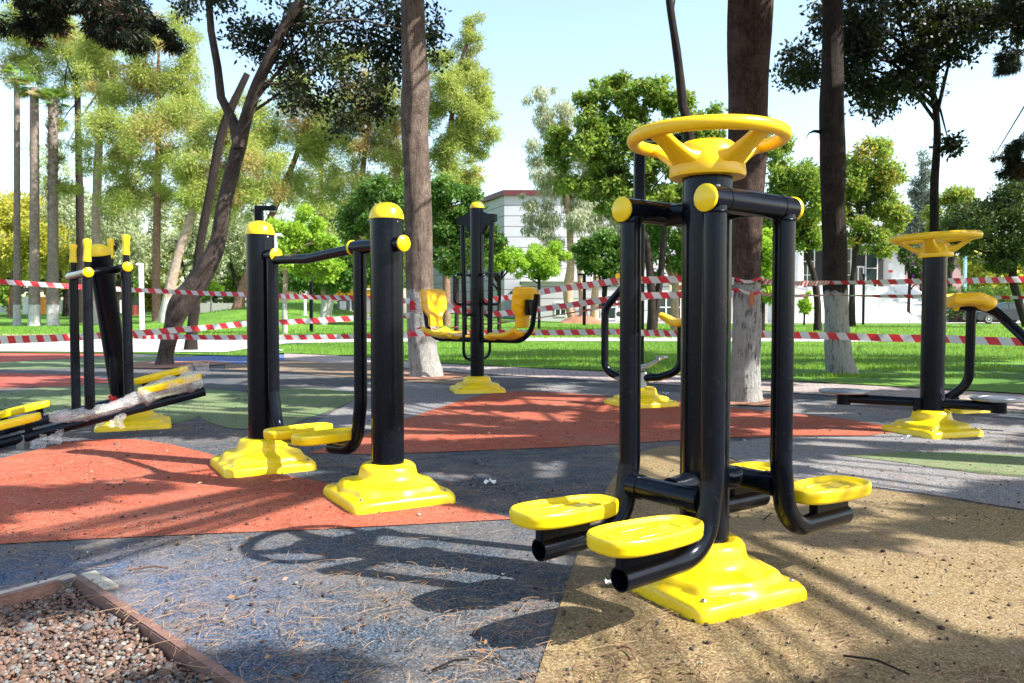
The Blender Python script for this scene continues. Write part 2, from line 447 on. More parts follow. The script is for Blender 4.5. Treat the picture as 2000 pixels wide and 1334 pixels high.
# ------------------------------------------------------------------ ground
def catmull(P, n=6, closed=True):
    out = []; m = len(P)
    for i in range(m):
        p0, p1, p2, p3 = (Vector(P[(i + k - 1) % m]) for k in range(4))
        for k in range(n):
            t = k / n
            out.append(.5 * ((2 * p1) + (-p0 + p2) * t + (2 * p0 - 5 * p1 + 4 * p2 - p3) * t * t + (-p0 + 3 * p1 - 3 * p2 + p3) * t ** 3))
    return out
def sheet(name, pts, z, mat, label, cat='ground', smooth_px=0, thick=0.0):
    P = [Vector((p[0], p[1], z)) for p in pts]
    tri = tessellate_polygon([P])
    g = G(); g.add(P, [t for t in tri])
    # make all faces look up
    fx = []
    for t in g.f:
        a, b, c = (Vector(g.v[i]) for i in t)
        fx.append(t if (b - a).cross(c - a).z > 0 else t[::-1])
    g.f = fx
    o = mk(name, g, mat, smooth=False); tag(o, label, cat, kind='structure'); return o
def px_poly(l): return [Gd(*p) for p in l]
gnd = G().grid(lambda u, v: Vector((-400 + 800 * u, -60 + 900 * v, -.16)), 8, 8)
tag(mk('ground', gnd, M['ground'], smooth=False), 'bare earth lying under the park surfaces', 'ground', kind='structure')

PC, PE, PL = Gd(145, 1133), Gd(440, 1334), Gd(0, 1172)
dE = (PE - PC).normalized(); dL = (PL - PC).normalized()
PE2 = PC + dE * 2.6; PL2 = PC + dL * 2.2
edge_px = [(-900, 690), (-300, 690), (0, 690), (280, 692), (480, 697), (555, 691), (700, 697), (800, 708), (950, 716), (1100, 723), (1300, 733), (1480, 743), (1750, 757), (2000, 772), (2500, 800), (3200, 836)]
EDGE = [Gd(*p) for p in edge_px]
band_px = [(555, 704), (700, 712), (900, 728), (1100, 741), (1300, 752), (1500, 765), (1750, 782), (2000, 802), (2500, 838), (3200, 880)]
BAND = [Gd(*p) for p in band_px]
rub = [(-30, EDGE[0].y)] + [(p.x, p.y) for p in EDGE[1:5]] + [(p.x, p.y) for p in BAND] + [(14, BAND[-1].y), (14, -4), (PE2.x, -4), (PE2.x, PE2.y), (PC.x, PC.y), (PL2.x, PL2.y), (-30, PL2.y)]
sheet('rubber_ground', rub, 0, M['r_navy'], 'dark blue rubber safety surface under the fitness machines')
def zone(label, pts, z, mat, n=6):
    sheet('rubber_patch', catmull(px_poly(pts), n), z, mat, label)
def zoneh(label, pts, z, mat): sheet('rubber_patch', px_poly(pts), z, mat, label)
def arc(px): return [(p.x, p.y) for p in catmull(px_poly(px), 5)]
z4 = .004
zoneh('orange rubber area in the left foreground', [(-900, 1120), (-500, 980), (-200, 930), (0, 897), (70, 880), (130, 864), (200, 858), (270, 859), (330, 868), (400, 885), (480, 910), (560, 930), (640, 945), (760, 962), (860, 980), (940, 998), (1005, 1015), (800, 1026), (600, 1036), (400, 1044), (200, 1053), (0, 1064), (-500, 1100)], z4, M['r_orange'])
zoneh('orange rubber band crossing behind the front machine', [(600, 886), (680, 862), (760, 832), (830, 806), (900, 783), (960, 769), (1010, 765), (1100, 768), (1200, 775), (1330, 786), (1480, 802), (1620, 816), (1760, 836), (1742, 846), (1690, 852), (1600, 852), (1400, 856), (1200, 868), (1100, 874), (1000, 878), (850, 884), (720, 888)], z4, M['r_orange'])
zone('green rubber area behind the two post air walker', [(390, 812), (430, 785), (480, 768), (560, 758), (650, 762), (700, 775), (650, 800), (600, 818), (560, 832), (500, 838), (440, 835)], z4, M['r_green'])
zone('green rubber area behind the ski trainer', [(-700, 812), (-200, 790), (0, 768), (130, 752), (250, 752), (400, 760), (480, 768), (430, 785), (385, 815), (300, 830), (120, 815), (0, 800), (-700, 850)], .003, M['r_green'])
zoneh('red rubber band at the left edge', [(-700, 748), (-200, 733), (0, 728), (120, 732), (210, 740), (215, 748), (130, 755), (0, 759), (-200, 766), (-700, 790)], z4, M['r_red'])
zoneh('green rubber strip far left', [(-700, 712), (0, 706), (200, 700), (330, 694), (480, 697), (440, 706), (340, 712), (200, 718), (0, 722), (-700, 732)], .002, M['r_green'])
zoneh('faded red rubber strip far left', [(-700, 694), (0, 690), (200, 690), (290, 690), (190, 697), (0, 708), (-700, 712)], z4, M['r_red'])
zoneh('blue rubber strip near the crooked tree', [(255, 712), (330, 700), (420, 694), (555, 693), (590, 702), (480, 710), (360, 715)], .006, M['r_blue'])
zoneh('brown rubber area behind the air walker', [(440, 712), (555, 700), (700, 712), (850, 726), (960, 738), (900, 752), (740, 742), (560, 728), (440, 722)], .004, M['r_brown'])
zoneh('grey rubber area in the middle', [(640, 762), (740, 742), (880, 752), (960, 766), (900, 783), (800, 816), (740, 838), (600, 834), (660, 800), (705, 775)], .002, M['r_grey'])
zoneh('tan rubber area in the right foreground', [(1020, 1500), (1045, 1334), (1105, 1150), (1150, 1020), (1200, 930), (1250, 884), (1300, 872), (1350, 872), (1400, 885), (1500, 930), (1620, 944), (1800, 968), (2000, 1000), (2500, 1100), (2700, 1500)], z4, M['r_tan'])
zoneh('grey rubber area in front of the twister', [(1355, 872), (1500, 856), (1700, 853), (1760, 836), (1900, 846), (2100, 858), (2500, 890), (2500, 1095), (2000, 996), (1800, 964), (1620, 940), (1500, 926), (1400, 882)], .003, M['r_grey'])
zoneh('green rubber area below the twister', [(1640, 890), (1760, 884), (1900, 886), (2050, 892), (2500, 925), (2500, 1010), (2050, 938), (1900, 925), (1760, 905)], .006, M['r_green'])
zoneh('pale grey rubber strip by the paver path', [(960, 766), (1100, 752), (1400, 772), (1700, 796), (2100, 830), (2100, 857), (1900, 845), (1760, 835), (1620, 815), (1480, 801), (1330, 785), (1200, 774), (1100, 767), (1010, 764)], .002, M['r_grey'])
# lawns, paths
pav = [(p.x, p.y) for p in EDGE[5:]] + [(p.x, p.y) for p in BAND[::-1]]
sheet('path', pav, .008, M['paver'], 'brick paver path bordering the lawn', 'path')
E2 = EDGE
def ybound(x):
    for a, b in zip(E2[:-1], E2[1:]):
        if a.x <= x <= b.x: return a.y + (b.y - a.y) * (x - a.x) / (b.x - a.x)
    return E2[0].y if x < E2[0].x else E2[-1].y
xs = sorted(set([round(p.x, 3) for p in E2] + [-90 + 3 * i for i in range(61)]))
ts = [0, .01, .02, .04, .07, .1, .14, .18, .22, .26, .3, .34, .38, .42, .46, .5, .54, .58, .62, .66, .7, .76, .84, 1]
g = G(); nv = len(ts)
for x in xs:
    y0 = ybound(x)
    for t in ts:
        y = y0 + (135 - y0) * t; g.v.append((x, y, gh(x, y)))
g.f = [(i * nv + j, (i + 1) * nv + j, (i + 1) * nv + j + 1, i * nv + j + 1) for i in range(len(xs) - 1) for j in range(nv - 1)]
tag(mk('lawn', g, M['lawn']), 'bright green lawn behind the exercise area', 'lawn', kind='structure')
sheet('path', px_poly([(-900, 661), (0, 661), (480, 660.5), (1000, 661), (1500, 661), (3000, 663), (3000, 671), (1500, 669), (1000, 668), (700, 670), (560, 673), (500, 682), (440, 690.5), (200, 690), (0, 689), (-900, 690)]), .034, M['pale'], 'pale paved walkway crossing the lawn', 'path')
sheet('path', px_poly([(-900, 652), (0, 654), (300, 655), (470, 657), (480, 661), (0, 661.6), (-900, 661.5)]), .038, M['pinkpave'], 'pinkish strip along the far side of the walkway', 'path')
sheet('road', [(-2, 56.5), (70, 56.5), (90, 76), (-2, 76)], .05, M['pale'], 'sunlit pale pavement in front of the buildings', 'road')

# pit
g = G()
for a, b in ((PC, PE2), (PC, PL2)):
    d = (b - a).normalized(); nrm = Vector((-d.y, d.x, 0))
    if a is PC and b is PL2: nrm = -nrm
    R = Matrix.Rotation(math.atan2(d.y, d.x), 3, 'Z')
    L = (b - a).length; c = a + d * L / 2 - nrm * 0
    if b is PE2: segs = [(0, L)]
    else: segs = [(.04, L)]
    for s0, s1 in segs:
        mm = a + d * (s0 + s1) / 2
        g.box((mm.x, mm.y, -.055), (s1 - s0, .005, .12), R)
        t = mm + (nrm * .013)
        g.box((t.x, t.y, .0075), (s1 - s0, .024, .004), R)
tag(mk('edging_strip', g, M['rust'], smooth=False), 'rusty red steel edging around the gravel pit', 'edging')
g = G()
d = dL; R = Matrix.Rotation(math.atan2(d.y, d.x), 3, 'Z'); nrm = Vector((d.y, -d.x, 0))
if nrm.y < 0: nrm = -nrm
mm = PC + d * 1.03 + nrm * .046; g.box((mm.x, mm.y, -.05), (2.1, .036, .112), R)
d2 = dE; R2 = Matrix.Rotation(math.atan2(d2.y, d2.x), 3, 'Z'); n2 = Vector((-d2.y, d2.x, 0))
if n2.x < 0: n2 = -n2
mm = PC + d2 * .07 + n2 * .05 ; g.box((mm.x, mm.y, -.049), (.2, .045, .113), R2)
tag(mk('kerb_strip', g, plain('worn_cream_concrete', (.5, .44, .36), .9, 0, .3, 20, .6), smooth=False), 'cream concrete lip at the corner of the gravel pit', 'kerb', kind='structure')
# gravel
PHI = (1 + 5 ** .5) / 2
IV = np.array([(-1, PHI, 0), (1, PHI, 0), (-1, -PHI, 0), (1, -PHI, 0), (0, -1, PHI), (0, 1, PHI), (0, -1, -PHI), (0, 1, -PHI), (PHI, 0, -1), (PHI, 0, 1), (-PHI, 0, -1), (-PHI, 0, 1)]) / 1.9
IF = np.array([(0, 11, 5), (0, 5, 1), (0, 1, 7), (0, 7, 10), (0, 10, 11), (1, 5, 9), (5, 11, 4), (11, 10, 2), (10, 7, 6), (7, 1, 8), (3, 9, 4), (3, 4, 2), (3, 2, 6), (3, 6, 8), (3, 8, 9), (4, 9, 5), (2, 4, 11), (6, 2, 10), (8, 6, 7), (9, 8, 1)])
def rot_np(n, rng):
    q = rng.normal(size=(n, 4)); q /= np.linalg.norm(q, axis=1)[:, None]; a, b, c, d = q.T
    return np.stack([np.stack([1 - 2 * (c * c + d * d), 2 * (b * c - a * d), 2 * (b * d + a * c)], 1), np.stack([2 * (b * c + a * d), 1 - 2 * (b * b + d * d), 2 * (c * d - a * b)], 1), np.stack([2 * (b * d - a * c), 2 * (c * d + a * b), 1 - 2 * (b * b + c * c)], 1)], 1)
def stones(name, P, size, cols, mat, label, cat, squash=.7, zoff=0):
    n = len(P); rng = RNG
    V = IV[None] * (1 + rng.uniform(-.3, .3, (n, 12, 1))) * rng.uniform(.6, 1.25, (n, 1, 3))
    V = np.einsum('nij,nkj->nki', rot_np(n, rng), V) * size[:, None, None]
    V[..., 2] *= squash; V += P[:, None, :]
    Fc = (IF[None] + (np.arange(n) * 12)[:, None, None]).reshape(-1, 3)
    ci = rng.integers(0, len(cols), n); C = np.array(cols)[ci] * rng.uniform(.4, .95, (n, 1)) * np.array([[.82, .98, 1.0]])
    o = mesh_np(name, V.reshape(-1, 3), Fc, mat, tint=np.repeat(C, 12, 0))
    return tag(o, label, cat, kind='stuff')
n = 26000
a_ = RNG.uniform(.008, 1.5, n); b_ = RNG.uniform(.008, 1.15, n)
P = np.array(PC)[None] + np.outer(a_, np.array(dL)) + np.outer(b_, np.array(dE))
P = P[(P[:, 0] > -2.0) & (P[:, 1] > 1.55)]
P[:, 2] = -.024 + .014 * np.sin(P[:, 0] * 9 + 1) * np.cos(P[:, 1] * 7) + RNG.uniform(-.01, .007, len(P))
sz = RNG.gamma(6, .00075, len(P)) + .0022
sz[RNG.random(len(P)) < .012] *= 2.2
cols = [(.26, .13, .09), (.32, .17, .12), (.2, .1, .075), (.38, .22, .16), (.15, .085, .07), (.3, .16, .12), (.17, .16, .165), (.26, .25, .25), (.45, .36, .3), (.24, .12, .085)]
stones('gravel', P, sz, cols, M['gravel'], 'reddish brown volcanic gravel filling the corner pit', 'gravel')
sheet('pit_floor', [(PC.x, PC.y), (PE2.x, PE2.y), (PE2.x - 2.5, PE2.y), (PL2.x, PL2.y)], -.055, M['soil'], 'brown earth under the gravel')
# small dark crumbs / cone scales scattered
def ground_scatter(n, ymin=1.6, ymax=9, p=1.6, xmax=1.0):
    y = ymin + (ymax - ymin) * RNG.random(n) ** p; x = RNG.uniform(-.72, .72, n) * y * xmax
    P = np.stack([x, y, np.zeros(n)], 1)
    r = P[:, :2] - np.array([PC.x, PC.y]); A = np.array([[dL.x, dE.x], [dL.y, dE.y]]); ab = np.linalg.solve(A, r.T).T
    return P[~((ab[:, 0] > 0) & (ab[:, 1] > 0))]
P = ground_scatter(5200, 1.7, 9, 1.3); P[:, 2] = .006
cl = np.array([noise.noise(Vector((p[0] * 1.2, p[1] * 1.2, 3))) for p in P]); P = P[cl > -.12]
stones('fallen_debris', P, RNG.gamma(2.2, .0011, len(P)) + .0012, [(.05, .03, .025), (.09, .05, .04), (.14, .07, .05), (.04, .03, .03), (.3, .26, .22)], M['gravel'], 'small dark cone scales and crumbs scattered on the rubber', 'debris', .8)
P = ground_scatter(26, 1.8, 6, 1.1); P[:, 2] = .008
stones('pale_chips', P, RNG.uniform(.005, .011, len(P)), [(.6, .55, .5), (.5, .4, .33), (.7, .68, .64)], M['gravel'], 'few pale chips and pebbles scattered on the rubber', 'debris', .5)
# pine needles: curved thin ribbons
def needles(name, P, L, wd, label):
    n = len(P); th = RNG.uniform(0, math.pi * 2, n); cv = RNG.uniform(-.9, .9, n); K = 5
    V = np.zeros((n, K, 2, 3)); x = P[:, 0].copy(); y = P[:, 1].copy()
    lift = RNG.uniform(0, .006, n)
    for k in range(K):
        a = th + cv * (k / (K - 1) - .5)
        hx, hy = -np.sin(a) * wd / 2, np.cos(a) * wd / 2
        t = k / (K - 1)
        z = P[:, 2] + lift * 4 * t * (1 - t) + .0015
        V[:, k, 0] = np.stack([x + hx, y + hy, z], 1); V[:, k, 1] = np.stack([x - hx, y - hy, z + .0006], 1)
        x = x + np.cos(a) * L / (K - 1); y = y + np.sin(a) * L / (K - 1)
    idx = np.arange(n)[:, None] * (K * 2)
    Fc = np.concatenate([idx + np.array([[2 * k, 2 * k + 1, 2 * k + 3, 2 * k + 2]]) for k in range(K - 1)], 0)
    tint = np.zeros((n, 3)); tint[:, 0] = RNG.random(n); tint[:, 1] = RNG.random(n); tint[:, 2] = (RNG.random(n) < .2) * .8
    o = mesh_np(name, V.reshape(-1, 3), Fc, M['l_needle'], tint=np.repeat(tint, K * 2, 0)); return tag(o, label, 'needles', kind='stuff')
P = ground_scatter(27000, 1.6, 8.0, 1.45); P[:, 2] = .007
cl = np.array([noise.noise(Vector((p[0] * 1.5, p[1] * 1.5, 0))) + .5 * noise.noise(Vector((p[0] * 6, p[1] * 6, 1))) for p in P])
P = P[cl + RNG.normal(0, .3, len(cl)) > .0]
needles('pine_needles', P, RNG.uniform(.03, .1, len(P)), .0013, 'dry brown pine needles strewn over the rubber surface')
a_ = RNG.uniform(.02, 1.2, 330); b_ = RNG.uniform(.02, 1.0, 330)
P = np.array(PC)[None] + np.outer(a_, np.array(dL)) + np.outer(b_, np.array(dE)); P[:, 2] = -.016
needles('gravel_needles', P, RNG.uniform(.04, .1, len(P)), .0011, 'dry pine needles lying on the gravel pit')

# ------------------------------------------------------------------ leaves
def leaves(C, R, n, L, Wd, rng, down=0.0, out=0.6, odd=.05, power=.45, clump_odd=0.0, updir=0.0):
    C = np.asarray(C, float); R = np.asarray(R, float)
    if R.ndim == 1: R = np.stack([R, R, R * .8], 1)
    wgt = (R.prod(1)) ** .67; ci = rng.choice(len(C), n, p=wgt / wgt.sum())
    d = rng.normal(size=(n, 3)); d /= np.linalg.norm(d, axis=1)[:, None]
    p = C[ci] + R[ci] * d * (rng.random((n, 1)) ** power)
    a = rng.normal(size=(n, 3)); a /= np.linalg.norm(a, axis=1)[:, None]
    a = a + d * out + np.array([0, 0, -down + updir]); a /= np.linalg.norm(a, axis=1)[:, None]
    b = np.cross(a, rng.normal(size=(n, 3))); b /= np.linalg.norm(b, axis=1)[:, None]
    l = L * rng.uniform(.6, 1.3, (n, 1)); wd = Wd * rng.uniform(.7, 1.3, (n, 1))
    V = np.stack([p, p + a * l * .45 + b * wd * .5, p + a * l, p + a * l * .45 - b * wd * .5], 1)
    Fc = np.arange(n * 4).reshape(n, 4)
    t = np.zeros((n, 3)); t[:, 0] = rng.random(n); cc = rng.random(len(C)); t[:, 1] = cc[ci]
    od = rng.random(n) < odd
    if clump_odd: od |= (rng.random(len(C)) < clump_odd)[ci] & (rng.random(n) < .8)
    t[:, 2] = od * rng.uniform(.5, 1, n)
    return V.reshape(-1, 3), Fc, np.repeat(t, 4, 0)
def clumps_in(cx, cy, cz, rx, ry, rz, m, cr, rng, shell=.5):
    d = rng.normal(size=(m, 3)); d /= np.linalg.norm(d, axis=1)[:, None]
    rad = (shell + (1 - shell) * rng.random((m, 1)))
    C = np.array([cx, cy, cz]) + d * rad * np.array([rx, ry, rz])
    R = cr * rng.uniform(.6, 1.35, m) ; return C, R
def tree(name, label, cat, base, trunk, crowns, leaf, bk, n, L, Wd, seed, group=None, cr=None, m=40, seg=12, limbs=9, wob=.12, ring=None, power=.8, extra=None, fine=1.0, **kw):
    """trunk: [(point, radius)...]; crowns: ellipsoids (x,y,z,rx,ry,rz)"""
    rng = np.random.default_rng(seed); base = Vector(base)
    t = thing(name, label, cat, base, group=group)
    P = [Vector(p) for p, r in trunk]; r = [q for p, r_ in trunk for q in [r_]]
    # resample smoothly
    PP, RR = [], []
    K = ring or 5
    for i in range(len(P) - 1):
        p0, p1, p2, p3 = P[max(i - 1, 0)], P[i], P[i + 1], P[min(i + 2, len(P) - 1)]
        for k in range(K):
            u = k / K
            PP.append(.5 * ((2 * p1) + (-p0 + p2) * u + (2 * p0 - 5 * p1 + 4 * p2 - p3) * u * u + (-p0 + 3 * p1 - 3 * p2 + p3) * u ** 3)); RR.append(r[i] + (r[i + 1] - r[i]) * u)
    PP.append(P[-1]); RR.append(r[-1])
    g = G().tube(PP, RR, seg, wob=wob, wf=2.5)
    if extra:
        for pts, rs in extra: g.tube(pts, rs, max(8, seg // 2), wob=wob)
    allC, allR = [], []
    for c in crowns:
        s = (c[3] * c[4] * c[5]) ** (1 / 3)
        C, R = clumps_in(*c, max(4, int(m * (c[3] * c[4] * c[5]) ** (1 / 3) / sum((q[3] * q[4] * q[5]) ** (1 / 3) for q in crowns))), cr or s * .46, rng)
        allC.append(C); allR.append(R)
    if crowns:
        C = np.concatenate(allC); R = np.concatenate(allR)
        top = PP[-1]
        for i in rng.permutation(len(C))[:limbs]:
            e = Vector(C[i]); s_ = PP[int(len(PP) * rng.uniform(.7, .99))]
            mid = s_.lerp(e, .5) + Vector((0, 0, .08 * (e - s_).length))
            rr0 = max(.012, RR[-1] * .6)
            g.tube([s_, mid, e], [rr0, rr0 * .6, rr0 * .2], 6, cap=False)
        V, Fc, ti = leaves(C, R, int(n * fine), L * fine ** -.4, Wd * fine ** -.4, rng, power=power, **kw)
        mesh_np('crown', V - np.array(base)[None], Fc, leaf, t, tint=ti)
    mk('trunk', g, bk, t, off=base)
    return t
# ------------------------------------------------------------------ shared machine parts
def supr(half, n, k=64, rot=0.0, z=0.0, cx=0, cy=0):
    out = []
    for i in range(k):
        th = 2 * math.pi * i / k
        c, s = math.cos(th), math.sin(th)
        r = half / (abs(c) ** n + abs(s) ** n) ** (1 / n)
        out.append(Vector((cx + r * c, cy + r * s, z)))
    return out
def base_geo(h=.21, neck=.074):
    k = 96; g = G(); rings = []
    def lv(f, z): rings.append([Vector((f(2 * math.pi * i / k) * math.cos(2 * math.pi * i / k), f(2 * math.pi * i / k) * math.sin(2 * math.pi * i / k), z(2 * math.pi * i / k) if callable(z) else z)) for i in range(k)])
    def sq(a, n): return lambda t: a / (abs(math.cos(t)) ** n + abs(math.sin(t)) ** n) ** (1 / n)
    def mixf(f, q, u): return lambda t: f(t) * (1 - u) + q(t) * u
    lobe = lambda t: abs(math.sin(2 * t)) ** 1.5          # 1 at corners
    bw = sq(h, 14); up = lambda t: sq(h * .95, 10)(t) * (1 - .15 * lobe(t))
    circ = lambda r: (lambda t: r)
    lv(bw, 0); lv(sq(h * .995, 13), .026); lv(sq(h * .98, 11), .038); lv(sq(h * .95, 10), .047)
    lv(lambda t: up(t) * .97, .053); lv(lambda t: up(t) * .945, .063); lv(lambda t: up(t) * .915, .075); lv(lambda t: up(t) * .865, .083); lv(lambda t: up(t) * .79, .087)
    lv(mixf(lambda t: up(t) * .71, circ(h * .66), .3), .091); lv(mixf(lambda t: up(t) * .64, circ(h * .62), .75), .096)
    lv(circ(h * .575), .103); lv(circ(h * .545), .115); lv(circ(h * .53), .132); lv(circ(h * .515), .148); lv(circ(h * .475), .159); lv(circ(h * .42), .165); lv(circ(neck + .003), .166); lv(circ(neck - .002), .163)
    g.loft(rings); return g
def add_base(root, loc=(0, 0, 0), rz=0.0, h=.21, bolts=True, off=None):
    b = mk('base', base_geo(h), M['yel'], root, ang=50); b.location = loc; b.rotation_euler = (0, 0, rz)
    for sx_ in (1, -1):
        for sy_ in (1, -1): mk('bolt', G().lathe([(.008, 0), (.008, .006), (.004, .009)], 8, (sx_ * h * .8, sy_ * h * .8, .05), (sx_ * .25, sy_ * .25, 1)), M['disc'], b)
    return b
def dome_geo(r, z0, hh=.07):
    prof = [(r + .003, z0 - .002), (r + .004, z0 + .008)]
    for i in range(1, 9):
        a = i / 9 * math.pi / 2; prof.append((r * math.cos(a) ** .85 + .002, z0 + .008 + hh * math.sin(a)))
    prof.append((.003, z0 + .009 + hh)); return G().lathe(prof, 40)
def add_cap(root, p, axis, r, name='end_cap', th=.012):
    a = Vector(axis).normalized()
    g = G().lathe([(r, -.004), (r + .002, .0), (r + .002, th * .6), (r * .86, th), (r * .4, th * 1.35), (.002, th * 1.45)], 28, p, a)
    return mk(name, g, M['yel'], root)
def pedal_geo(L=.36, Wd=.155):
    k = 56; rings = []
    def ring(sc, z, zz=0):
        out = []
        for i in range(k):
            th = 2 * math.pi * i / k; c, s = math.cos(th), math.sin(th); n = 3.0
            r = 1 / (abs(c) ** n + abs(s) ** n) ** (1 / n)
            taper = 1 - .13 * c
            out.append(Vector((r * c * (L / 2 - (1 - sc) * .08), r * s * (Wd / 2 - (1 - sc) * .08) * taper, z + zz * c * c)))
        return out
    for sc, z in ((.86, 0), (.95, .004), (.99, .012), (.985, .02), (1.0, .023), (1.0, .036), (.97, .043), (.92, .045), (.86, .042), (.8, .033), (.74, .031)): rings.append(ring(sc, z))
    g = G().loft(rings)
    for dy in (-.032, .032): g.box((.0, dy, .033), (L * .42, .01, .006), bev=.003)
    for dx in (-.12, .12): g.box((dx, 0, .033), (.03, .045, .005), bev=.002)
    return g
def bracket_geo(L=.2): return G().box((0, 0, 0), (L, .035, .05), bev=.004)
def wheel_geo(R=.252, rt=.0215, drop=.115, rot=0.0):
    """steering wheel shape: rim at z=0, hub below"""
    rim = G().tube([(R * math.cos(2 * math.pi * i / 64) - 0, R * math.sin(2 * math.pi * i / 64), 0) for i in range(64)], rt, 18, closed=True)
    hub = G().lathe([(.110, -drop - .022), (.113, -drop - .012), (.110, -drop + .012), (.103, -drop + .03), (.096, -drop + .05), (.086, -drop + .07), (.07, -drop + .083), (.035, -drop + .09), (.002, -drop + .092)], 48)
    sp = G()
    for i in range(4):
        a = rot + math.pi / 4 + i * math.pi / 2; c, s = math.cos(a), math.sin(a)
        def rg(rr, z, w_, t_):
            out = []
            for k in range(16):
                th = 2 * math.pi * k / 16
                u = math.copysign(abs(math.cos(th)) ** .6, math.cos(th)) * w_ / 2; q = math.copysign(abs(math.sin(th)) ** .6, math.sin(th)) * t_ / 2
                out.append(Vector((rr * c - s * u, rr * s + c * u, z + q)))
            return out
        sp.loft([rg(.05, -drop + .02, .12, .07), rg(.085, -drop + .022, .11, .06), rg(R * .5, -drop * .68, .085, .04), rg(R * .68, -drop * .42, .066, .032), rg(R * .85, -drop * .18, .06, .03), rg(R, -.002, .07, .026)])
    return rim, hub, sp
def add_wheel(root, z, R=.252, tilt=(0, 0), rot=0.0, hub_drop=.115):
    rim, hub, sp = wheel_geo(R, R * .092, drop=hub_drop, rot=rot)
    w_ = mk('hand_wheel', rim, M['wheel'], root); w_.location = (0, 0, z); w_.rotation_euler = (tilt[0], tilt[1], 0)
    mk('hub', hub, M['wheel'], w_, ang=60)
    mk('spoke', sp, M['wheel'], w_, ang=60)
    return w_

# ------------------------------------------------------------------ 1 front four station machine
DX = math.radians(38)
C1 = Gd(1374, 1153)
def shade_noop(): pass
t = thing('hip_swing_trainer', 'nearest machine, with big yellow steering wheel on top and four yellow foot plates', 'fitness machine', (C1.x, C1.y, 0), DX)
add_base(t, (.010, -.006, 0), rz=math.radians(29) - DX, h=.214)
mk('pole', G().tube([(0, 0, .12), (0, 0, 1.262)], .0735, 48), M['blk'], t)
add_wheel(t, 1.366, .2195, hub_drop=.094, rot=math.radians(41))
r = .033; zt, zb = 1.157, .33; HB, HA = .156, .2
def leg_pts(x, y, sg, z0=zt, zl=.19):
    return fillet([(x, y, z0 - .02), (x, y, zl + .2), (x + sg * .035, y, zl), (x + sg * .362, y, zl - .005)], .15, 10)
for sy in (-1, 1):
    b = mk('top_bar', G().tube([(-HA, sy * HB, zt), (HA, sy * HB, zt)], .0355, 32), M['blk'], t)
    for sx in (-1, 1):
        add_cap(b, (sx * HA, sy * HB, zt), (sx, 0, 0), .0355)
        g = G().tube([(sx * (HA - .07), sy * HB, zt), (sx * (HA - .073), sy * HB, zt)], .0368, 32)
        mk('collar', g, M['blk'], b)
mk('cross_arm', G().tube([(0, -HB, zt - .005), (0, HB, zt - .005)], .0335, 28), M['blk'], t)
for sx in (-1, 1):
    mk('low_arm', G().tube([(0, 0, zb + .02), (sx * .12, 0, zb), (sx * .155, 0, zb)], .036, 24), M['blk'], t)
    lb = mk('low_bar', G().tube([(sx * .175, -HB + .03, zb - .005), (sx * .175, HB - .03, zb - .005)], .034, 28), M['blk'], t)
    for sy in (-1, 1):
        mk('bearing', G().tube([(sx * .175, sy * (HB - .025), zb - .005), (sx * .175, sy * (HB - .062), zb - .005)], .0375, 28), M['blk'], lb)
        x, y = sx * .163, sy * HB
        lg = mk('leg', G().tube(leg_pts(x, y, sx), .0325, 28, hollow=True), M['blk'], t, ang=50)
        mk('weld', G().tube([(x + .0345 * math.cos(q_), y + .0345 * math.sin(q_), zt - .036) for q_ in [2 * math.pi * i / 24 for i in range(24)]], .0035, 6, closed=True), M['blk'], lg)
        br = mk('bracket', G().box((x + sx * .27, y, .232), (.19, .03, .05), bev=.004), M['blk'], lg)
        p = mk('pedal', pedal_geo(.36, .165), M['yel'], t, ang=45)
        p.location = (x + sx * .258, y, .256)
        p.rotation_euler = (0, math.radians(-1.5) * sx, math.radians(0 if sx < 0 else 180))
mk('screw', G().lathe([(.006, 0), (.006, .004), (.003, .006)], 10, (-.15, -HB + .0, zt + .035), (0, 0, 1)), M['disc'], t)

# ------------------------------------------------------------------ 2 two post air walker
PN, PF = Gd(758, 973), Gd(513, 912)
d = (PN - PF).normalized(); ang = math.atan2(d.y, d.x); L2 = (PN - PF).length
t = thing('air_walker', 'two post air walker, yellow domed caps, two yellow foot plates hanging between the posts', 'fitness machine', (PF.x, PF.y, 0), ang)
for i, x in enumerate((0, L2)):
    add_base(t, (x, 0, 0), math.radians(30) - ang, .242)
    mk('post', G().tube([(x, 0, .12), (x, 0, 1.268)], .074, 48), M['blk'], t)
    c = mk('cap', dome_geo(.0745, 1.268, .066), M['yel'], t); c.location = (x, 0, 0)
    for q_ in (200, 320, 80): mk('screw', G().lathe([(.005, 0), (.005, .002), (.002, .004)], 10, (x + .074 * math.cos(math.radians(q_) - ang), .074 * math.sin(math.radians(q_) - ang), 1.25), (math.cos(math.radians(q_) - ang), math.sin(math.radians(q_) - ang), 0)), M['disc'], t)
zx = 1.152
a1 = mk('axle', G().tube([(-.085, 0, zx), (.155, 0, zx)], .0325, 28), M['blk'], t); add_cap(a1, (-.085, 0, zx), (-1, 0, 0), .034); add_cap(a1, (.155, 0, zx), (1, 0, 0), .034)
a2 = mk('axle', G().tube([(L2 - .25, 0, zx), (L2 + .115, 0, zx)], .0325, 28), M['blk'], t); add_cap(a2, (L2 - .25, 0, zx), (-1, 0, 0), .034); add_cap(a2, (L2 + .115, 0, zx), (1, 0, 0), .034)
mk('cross_bar', G().tube(fillet([(.13, .0, zx - .025), (.45, 0, zx - .035), (L2 - .24, 0, zx - .005)], .5, 8), .024, 24), M['blk'], t)
